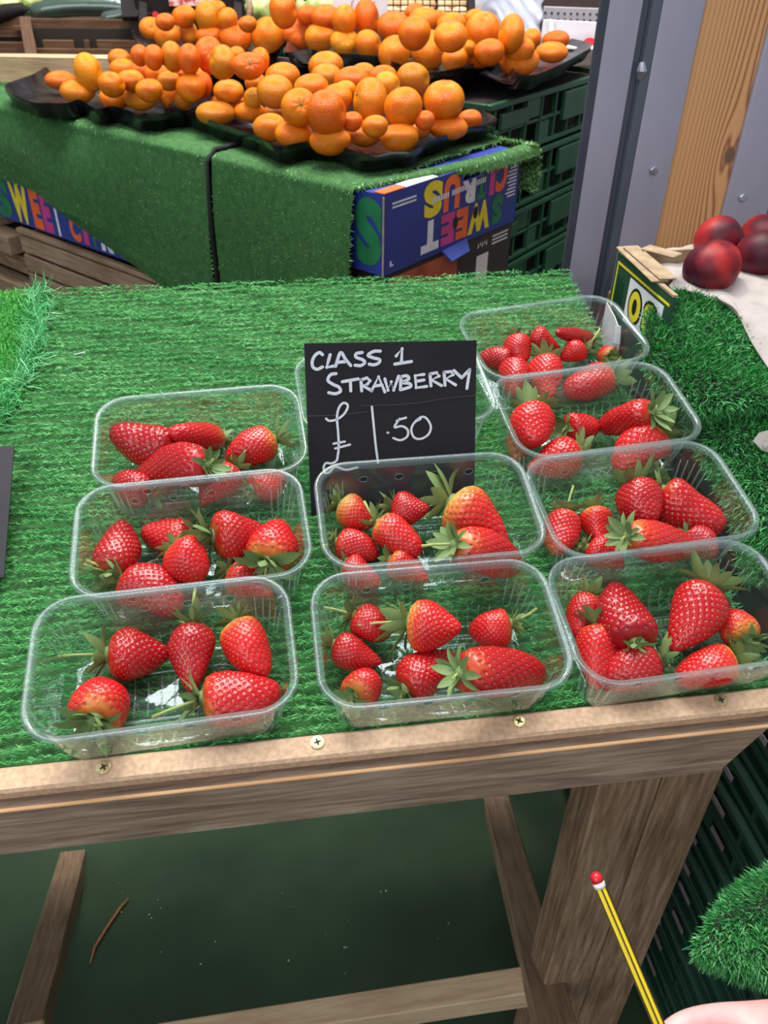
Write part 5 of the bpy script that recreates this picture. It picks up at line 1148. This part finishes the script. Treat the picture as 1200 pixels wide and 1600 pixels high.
G = sheet_grid(tg_rows, 24, 24); o = grid_mesh('turf_cover', G, 'turf_backing_dark', thick=.004); tag(o, 'fringed corner of shaggy turf hanging above the hand', 'artificial turf')
grass_on(G, 20000, .0095, .0009, 'turf_shaggy', o, flip=-1, lean=(.5, .95), leandir=(-.5, 0, -.9), segs=3, curl=.4)
m = MB(); m.tube([dep(1100, 1470, .6), dep(1085, 1476, .6), dep(1066, 1484, .6)], .0005, 5); m.build('loose_thread', 'print_green', o)
# block that carries the nectarine box and turf (mostly outside the frame)
m = MB(); m.box((.77, .93, .781), (.50, .46, .022), ch=.003); tag(m.build('display_board', 'aged_timber'), 'brown board carrying the nectarine box on the folded crates', 'board')
# ================================================================== stack of folded crates right of the table
def folded(k):
    z = .035+.046*k; M = Matrix.Translation((.452+.003*((k*7) % 3-1), .30, z)); r = empty('folded_crate', M, f'dark green folded plastic crate, {ORD[k]} from the floor, beside the table leg', 'crate', 'folded crates stacked beside the table')
    L, W_, H_ = .66, .38, .043
    def part(nm, c, d, mt='crate_green_dark', ch=.0015): m = MB(); m.box(c, d, ch=ch); return m.build(nm, mt, r, keep=False)
    part('tray_slab', (W_/2+.012, L/2, H_/2), (W_-.01, L-.02, H_-.008)); part('rim', (.004, L/2, H_-.006), (.014, L, .010)); part('rim', (.006, L/2, .006), (.010, L-.03, .008)); part('inset_panel', (.010, L/2, H_/2), (.006, L-.05, H_*.42), 'crate_inside')
    for i in range(7): part('rib', (.005, .03+i*.1, H_/2), (.010, .006, H_-.012))
    part('latch_panel', (.003, .22+.03*(k % 2), H_/2), (.010, .085, H_*.60)); part('latch_panel', (.003, .50, H_/2), (.010, .07, H_*.60))
    part('paper_label', (-.0025, .16+.012*((k*5) % 4), H_*.48), (.001, .028, .008), 'label_grey', 0)
    return r
for k in range(16): folded(k)
# ================================================================== far display behind
def fbar(name, q0, q1, d, hpx, tk, mat, root, dd=0): return bar(name, dep(*q0, d), dep(*q1, d+dd), tk, hpx*d/F*1.1, mat, root, side=V((0, 1, 0)))
wc = empty('wooden_crate', dep(130, 90, 2.3), 'dark wooden crate with slots holding the wrapped cucumbers', 'crate')
fbar('plank', (36, 45), (222, 47), 2.25, 26, .012, 'dark_crate_wood', wc); fbar('plank', (44, 82), (222, 84), 2.25, 11, .012, 'dark_crate_wood', wc); fbar('shade_board', (40, 68), (222, 70), 2.262, 40, .006, 'crate_inside', wc)  # dark board behind the slots stands in for shade inside the crate
for x0, x1 in ((40, 56), (68, 116), (132, 140), (152, 222)): fbar('slat', (x0, 69), (x1, 69.5), 2.25, 11, .012, 'dark_crate_wood', wc)
bar('corner_post', dep(39, 30, 2.24), dep(50, 92, 2.2), .03, .02, 'dark_crate_wood', wc)
m = MB(); m.box(dep(130, 36, 2.42), (.34, .30, .01)); m.build('fill_board', 'dark_crate_wood', wc)
wl = empty('wooden_crate', dep(10, 90, 2.35), 'shadowed brown crate at the far left behind the cucumber crate', 'crate')
fbar('plank', (-60, 42), (34, 42), 2.32, 26, .012, 'dark_crate_wood', wl); fbar('plank', (-60, 78), (44, 78), 2.32, 20, .012, 'dark_crate_wood', wl); fbar('shade_board', (-60, 60), (40, 60), 2.34, 60, .006, 'crate_inside', wl)  # dark board behind the planks stands in for the shaded recess
pb = empty('wooden_board', dep(100, 100, 2.05), 'pale sawn board behind the left tangerine tray', 'board')
bar('board', onz(-60, 106, .95), onz(235, 110, .95), .02, .062, 'pale_timber', pb, side=V((0, 1, 0)))
bar('board_edge', onz(-60, 87, .983), onz(235, 92, .983), .026, .004, 'pale_timber', pb, side=V((0, 1, 0)))
m = MB(); m.box(onz(80, 125, .915)+V((0, .1, 0)), (.7, .35, .01)); m.build('shelf', 'grey_timber', pb)
def cucumber(q, d, r, label):
    m = MB(); P = [dep(*p, d+.0) for p in q]; P = [V(p) for p in resample(P, 14)]; rr = [r*min(1, .45+.9*math.sin(math.pi*(i+.3)/13.6)**.5) for i in range(14)]
    m.tube(P, rr, 14); o = m.build('cucumber', 'cucumber_skin', smooth=True); tag(o, label, 'cucumber', 'wrapped cucumbers')
    m = MB(); m.tube(P, [x*1.06+.001 for x in rr], 14, cap=True); w = m.build('film_wrap', 'film_wrap', o, smooth=True)
    m = MB(); m.tube([P[0], P[0]*2-P[1]], [r*.35, r*.12], 6); m.build('stalk_end', 'cucumber_skin', o)
cucumber([(50, 20), (100, 12), (160, 11), (210, 14)], 2.3, .024, 'long film-wrapped cucumber lying in front in the slotted crate'); cucumber([(160, 30), (190, 24), (214, 16)], 2.26, .016, 'second wrapped cucumber end crossing below the long one'); cucumber([(70, 2), (120, -2), (200, -4)], 2.42, .022, 'wrapped cucumber behind the long front one')
def lump(name, px, d, r, mat, label, cat_, group=None, sc=(1, 1, .8), amp=.2, n=3):
    bm = bmesh.new(); bmesh.ops.create_icosphere(bm, subdivisions=n, radius=r); ph = R_.uniform(0, 9)
    for v in bm.verts: k = v.co/r; v.co *= 1+amp*math.sin(k.x*5+ph)*math.sin(k.y*6+ph*2)*math.cos(k.z*5); v.co = V((v.co.x*sc[0], v.co.y*sc[1], v.co.z*sc[2]))
    me = bpy.data.meshes.new(name); bm.to_mesh(me); bm.free(); me.materials.append(MATS[mat]); me.polygons.foreach_set('use_smooth', [True]*len(me.polygons))
    o = bpy.data.objects.new(name, me); COL.objects.link(o); o.location = dep(*px, d); tag(o, label, cat_, group); return o
lump('lettuce', (8, 6), 2.35, .045, 'lettuce', 'pale yellow-green lettuce at the far top left corner', 'lettuce'); lump('lettuce', (48, 2), 2.4, .035, 'lettuce', 'small pale lettuce beside the cucumbers', 'lettuce'); lump('garlic_bulb', (34, 14), 2.3, .012, 'paper_pulp', 'dark-wrapped vegetable left of the cucumber tips', 'vegetable')
m = MB(); m.tube([dep(-20, 30, 2.3), dep(10, 20, 2.3), dep(36, 14, 2.3), dep(48, 20, 2.3)], [.02, .022, .016, .004], 8); tag(m.build('dark_bag', 'black_plastic', smooth=True), 'black bag edge below the lettuce at the far left', 'bag')
# black crate with printed label and red dot
bc = empty('black_crate', dep(300, 40, 2.2), 'black plastic crate with floral print label behind the raised tangerines', 'crate')
fbar('front_panel', (214, 16), (382, 16), 2.2, 62, .02, 'black_plastic', bc); fbar('side_panel', (214, 30), (210, -20), 2.2, 40, .02, 'black_plastic', bc); m = MB(); m.box(dep(298, 30, 2.36), (.27, .26, .09)); m.build('contents', 'black_plastic', bc)
for x in (224, 372): fbar('corner_post', (x, -10), (x, 45), 2.186, 12, .012, 'black_plastic', bc)
fbar('middle_rail', (216, 22), (380, 22), 2.186, 3, .010, 'black_plastic', bc)
pr = pm('floral_print', (196, 70, 70), (232, 196, 190), .6, 60, contrast=(.45, .55)); o = bar('printed_label', dep(264, 3, 2.175), dep(334, 3, 2.175), .002, .020, 'floral_print', bc, side=V((0, 1, 0)))
m = MB(); c = dep(243, 23, 2.18); m.tube([c, c+V((0, -.004, 0))], .008, 12); m.build('red_sticker', 'print_red', bc)
for i, (px, r) in enumerate((((408, 14), .045), ((455, 16), .045), ((500, 8), .04), ((395, -6), .04), ((440, -8), .045), ((520, 12), .03))):
    lump('lettuce', px, 2.25+.04*(i % 2), r, 'lettuce', f'pale green lettuce, {ORD[i]} of the row behind the highest tangerine', 'lettuce', 'lettuces behind the tangerines')
m = MB(); m.tube([dep(388, -10, 2.15), dep(391, 12, 2.15), dep(387, 36, 2.15)], [.006, .009, .006], 8); tag(m.build('vegetable_stalk', 'grey_timber', smooth=True), 'brown stalk between black crate and lettuces', 'stalk')
# paper sign behind
ws = empty('paper_sign', dep(560, 20, 1.98), 'white paper sign with black scribble behind the tangerines', 'sign')
bar('card', dep(520, 8, 1.97), dep(606, 8, 1.97), .002, .062, 'card_white', ws, side=V((0, 1, 0)))
def stroke(pts, d, w, root, mat='print_black'): 
    m = MB(); m.tube([dep(x, y, d) for x, y in pts], w, 5); return m.build('handwritten_stroke', mat, root)
stroke([(545, 0), (553, 2), (556, -4)], 1.965, .0014, ws); stroke([(550, 2), (549, 12)], 1.965, .001, ws); stroke([(568, -2), (574, 2), (573, -6)], 1.965, .002, ws); stroke([(586, -4), (585, 6)], 1.965, .001, ws)
# mesh basket with potatoes
ms = empty('mesh_basket', dep(670, 20, 2.1), 'black wire mesh basket of pale potatoes behind the right tray', 'basket')
for i in range(12):
    x = 603+i*11.5; bar('wire', dep(x, -12, 2.08), dep(x, 34, 2.08), .003, .003, 'black_plastic', ms)
for i in range(5): bar('wire', dep(600, -10+i*9, 2.078), dep(733, -9+i*9, 2.078), .003, .003, 'black_plastic', ms, side=V((0, 1, 0)))
fbar('corner_post', (735, -20), (737, 40), 2.07, 11, .012, 'black_plastic', ms)
k = 0
for y in (-6, 8, 22):
    for x in (612, 640, 668, 696, 720):
        lump('potato', (x+R_.uniform(-5, 5), y+R_.uniform(-2, 2)), 2.16, .027, 'potato', f'pale potato, {ORD[k % 5]} from left in the {("top", "middle", "bottom")[k//5]} row inside the mesh basket', 'potato', 'potatoes in the mesh basket', amp=.08, n=2); k += 1
# plastic bag
rows = [[(738, -12, 2.2), (770, -14, 2.1), (810, -14, 2.12), (850, -12, 2.2)], [(740, 10, 2.12), (775, 8, 2.02), (815, 14, 2.08), (848, 10, 2.12)], [(745, 30, 2.06), (785, 26, 2.0), (820, 34, 2.02), (846, 34, 2.08)], [(762, 46, 2.02), (800, 50, 1.98), (822, 54, 1.98), (842, 64, 2.03)]]
G = sheet_grid(rows, 30, 26); G[..., 1] += .012*np.sin(G[..., 0]*140+G[..., 2]*60); o = grid_mesh('plastic_bag', G, 'bag_plastic', thick=.001); tag(o, 'crumpled translucent grey plastic bag hanging behind the right tray', 'bag')
# perforated shelf and white carton
sh = empty('perforated_shelf', dep(890, 20, 2.35), 'white perforated metal shelf at the top beside the column', 'shelf')
fbar('shelf_face', (848, 24), (960, 28), 2.3, 22, .006, 'shelf_white', sh); fbar('shelf_back', (848, 5), (960, 8), 2.5, 22, .006, 'backdrop', sh)
m = MB()
for j in range(2):
    for i in range(10): c = dep(852+i*10, 20+j*10+i*.3, 2.294); m.tube([c, c+V((0, -.002, 0))], .0032, 6)
o = m.build('perforations', 'print_black', sh); o['kind'] = 'stuff'
wb = empty('fruit_carton', dep(890, 60, 2.05), 'white carton with red emblem and cut-out handle beside the column', 'box')
fbar('front_panel', (846, 52), (960, 58), 2.05, 34, .006, 'card_white', wb); fbar('cut_out_handle', (893, 42), (960, 44), 2.044, 12, .004, 'backdrop', wb); fbar('side_panel', (846, 38), (870, 39), 2.04, 12, .004, 'backdrop', wb)
m = MB(); c = dep(921, 65, 2.045); m.add([c+V((.016*math.cos(a*.524), -.001, .009*math.sin(a*.524))) for a in range(12)], [tuple(range(12))]); m.build('red_emblem', 'print_red', wb)
bar('carton_base', dep(860, 72, 2.03), dep(960, 78, 2.03), .05, .006, 'card_white', wb, side=V((0, 1, 0)))
jar = MB(); jar.tube([dep(861, 34, 2.0), dep(862, 52, 2.0)], .013, 12, cap=False); tag(jar.build('plastic_cup', 'film_wrap', smooth=True), 'small clear plastic cup in front of the white carton', 'cup')
# dark shelving behind everything
m = MB(); m.box((-1.05, 3.12, .45), (1.44, .96, .9), ch=.004); tag(m.build('display_block', 'backdrop'), 'dark brown counter supporting the cucumber crates at the far left', 'counter')
m = MB(); m.box((.78, 3.16, .45), (2.1, .88, .9), ch=.004); tag(m.build('display_block', 'backdrop'), 'dark brown counter under the far baskets behind the green crates', 'counter')
# ================================================================== hand with pencil
def skin_obj(name, chains, mat, parent, sub=2):
    bm = bmesh.new(); sl = bm.verts.layers.skin.verify(); 
    vm = {}
    def vert(k, p, r):
        if k not in vm: v = bm.verts.new(p); v[sl].radius = (r, r); vm[k] = v
        return vm[k]
    for ch in chains:
        pv = None
        for k, p, r in ch:
            v = vert(k, p, r)
            if pv is not None and bm.edges.get((pv, v)) is None: bm.edges.new((pv, v))
            pv = v
    next(iter(vm.values()))[sl].use_root = True
    me = bpy.data.meshes.new(name); bm.to_mesh(me); bm.free(); me.materials.append(MATS[mat]); o = bpy.data.objects.new(name, me); link(o, parent)
    s = o.modifiers.new('skin', 'SKIN'); s.use_smooth_shade = True; b = o.modifiers.new('sub', 'SUBSURF'); b.levels = sub; b.render_levels = sub; return o
pe = empty('person', dep(1300, 1700, .52), 'person out of frame holding the pencil, only a pale hand at the lower right', 'person')
D_ = lambda x, y, d: dep(x, y, d)
wrist = ('w', D_(1290, 1608, .515), .021); palm = ('p', D_(1215, 1606, .51), .0175); pk = ('k', D_(1150, 1597, .505), .0125)
skin_obj('hand', [[('arm', D_(1400, 1640, .53), .027), wrist, palm, pk, ('i1', D_(1108, 1592, .502), .0088), ('i2', D_(1072, 1597, .498), .0078), ('i3', D_(1045, 1612, .494), .0068), ('i4', D_(1036, 1628, .492), .0058)],
  [palm, ('t0', D_(1190, 1650, .49), .0125), ('t1', D_(1130, 1655, .482), .0105), ('t2', D_(1085, 1642, .484), .009), ('t3', D_(1056, 1628, .487), .0078)],
  [palm, ('m0', D_(1160, 1632, .522), .0095), ('m1', D_(1105, 1628, .522), .008), ('m2', D_(1068, 1638, .515), .0074), ('m3', D_(1058, 1655, .508), .0062)],
  [palm, ('r0', D_(1175, 1662, .53), .009), ('r1', D_(1120, 1664, .53), .0078), ('r2', D_(1084, 1672, .522), .0072), ('r3', D_(1078, 1690, .512), .006)],
  [palm, ('q0', D_(1195, 1692, .532), .0082), ('q1', D_(1145, 1700, .532), .0072), ('q2', D_(1112, 1706, .525), .0064), ('q3', D_(1108, 1720, .515), .0054)]], 'skin', pe, 3)
m = MB(); m.tube([D_(1310, 1612, .517), D_(1400, 1640, .53), D_(1560, 1690, .56)], [.031, .035, .044], 20); m.build('sleeve', 'sleeve_cloth', pe, smooth=True)
m = MB(); c = D_(1050, 1617, .478); bm = bmesh.new(); bmesh.ops.create_uvsphere(bm, u_segments=12, v_segments=8, radius=.0055)
for v in bm.verts: v.co = V((v.co.x*1.2, v.co.y*.35, v.co.z*.9))
me = bpy.data.meshes.new('fingernail'); bm.to_mesh(me); bm.free(); me.materials.append(MATS['nail']); o = obj('fingernail', me, pe, Matrix.Translation(c))
# pencil
A_, B_ = dep(928, 1363, .50), dep(1050, 1650, .485); ax = (B_-A_).normalized(); Lp = (B_-A_).length+.03
Xp = ax.cross(CW).normalized(); Yp = ax.cross(Xp); MP = Matrix((Xp, Yp, ax)).transposed().to_4x4(); MP = MP @ Matrix.Rotation(math.pi/6, 4, 'Z'); MP.translation = A_
pn = empty('pencil', MP, 'yellow pencil with black stripes and red rounded end held in the hand', 'pencil')
def pp(nm, prof, mat, n=6, sm=False): 
    m = MB(); m.tube([(0, 0, z) for z, r in prof], [r for z, r in prof], n); return m.build(nm, mat, pn, smooth=sm, keep=False)
rp_ = .0036
pp('shaft', [(.009, rp_), (Lp, rp_)], 'pencil_yellow'); pp('lead_tip', [(Lp, rp_), (Lp+.016, .0006)], 'fresh_timber', 12)
pp('end_cap', [(0, .0006), (.0006, .0022), (.0018, .0033), (.0036, .0037), (.0062, .0037)], 'pencil_red', 16, True); pp('white_band', [(.0062, .00375), (.0094, .00375)], 'pencil_white', 16, True)
PROT = 0
for k in range(6):
    a = k*math.pi/3+PROT; m = MB(); c = V((math.cos(a), math.sin(a), 0))*rp_*1.0; m.tube([c+V((0, 0, .0095)), c+V((0, 0, Lp))], .00052, 5); m.build('stripe', 'pencil_black', pn, keep=False)
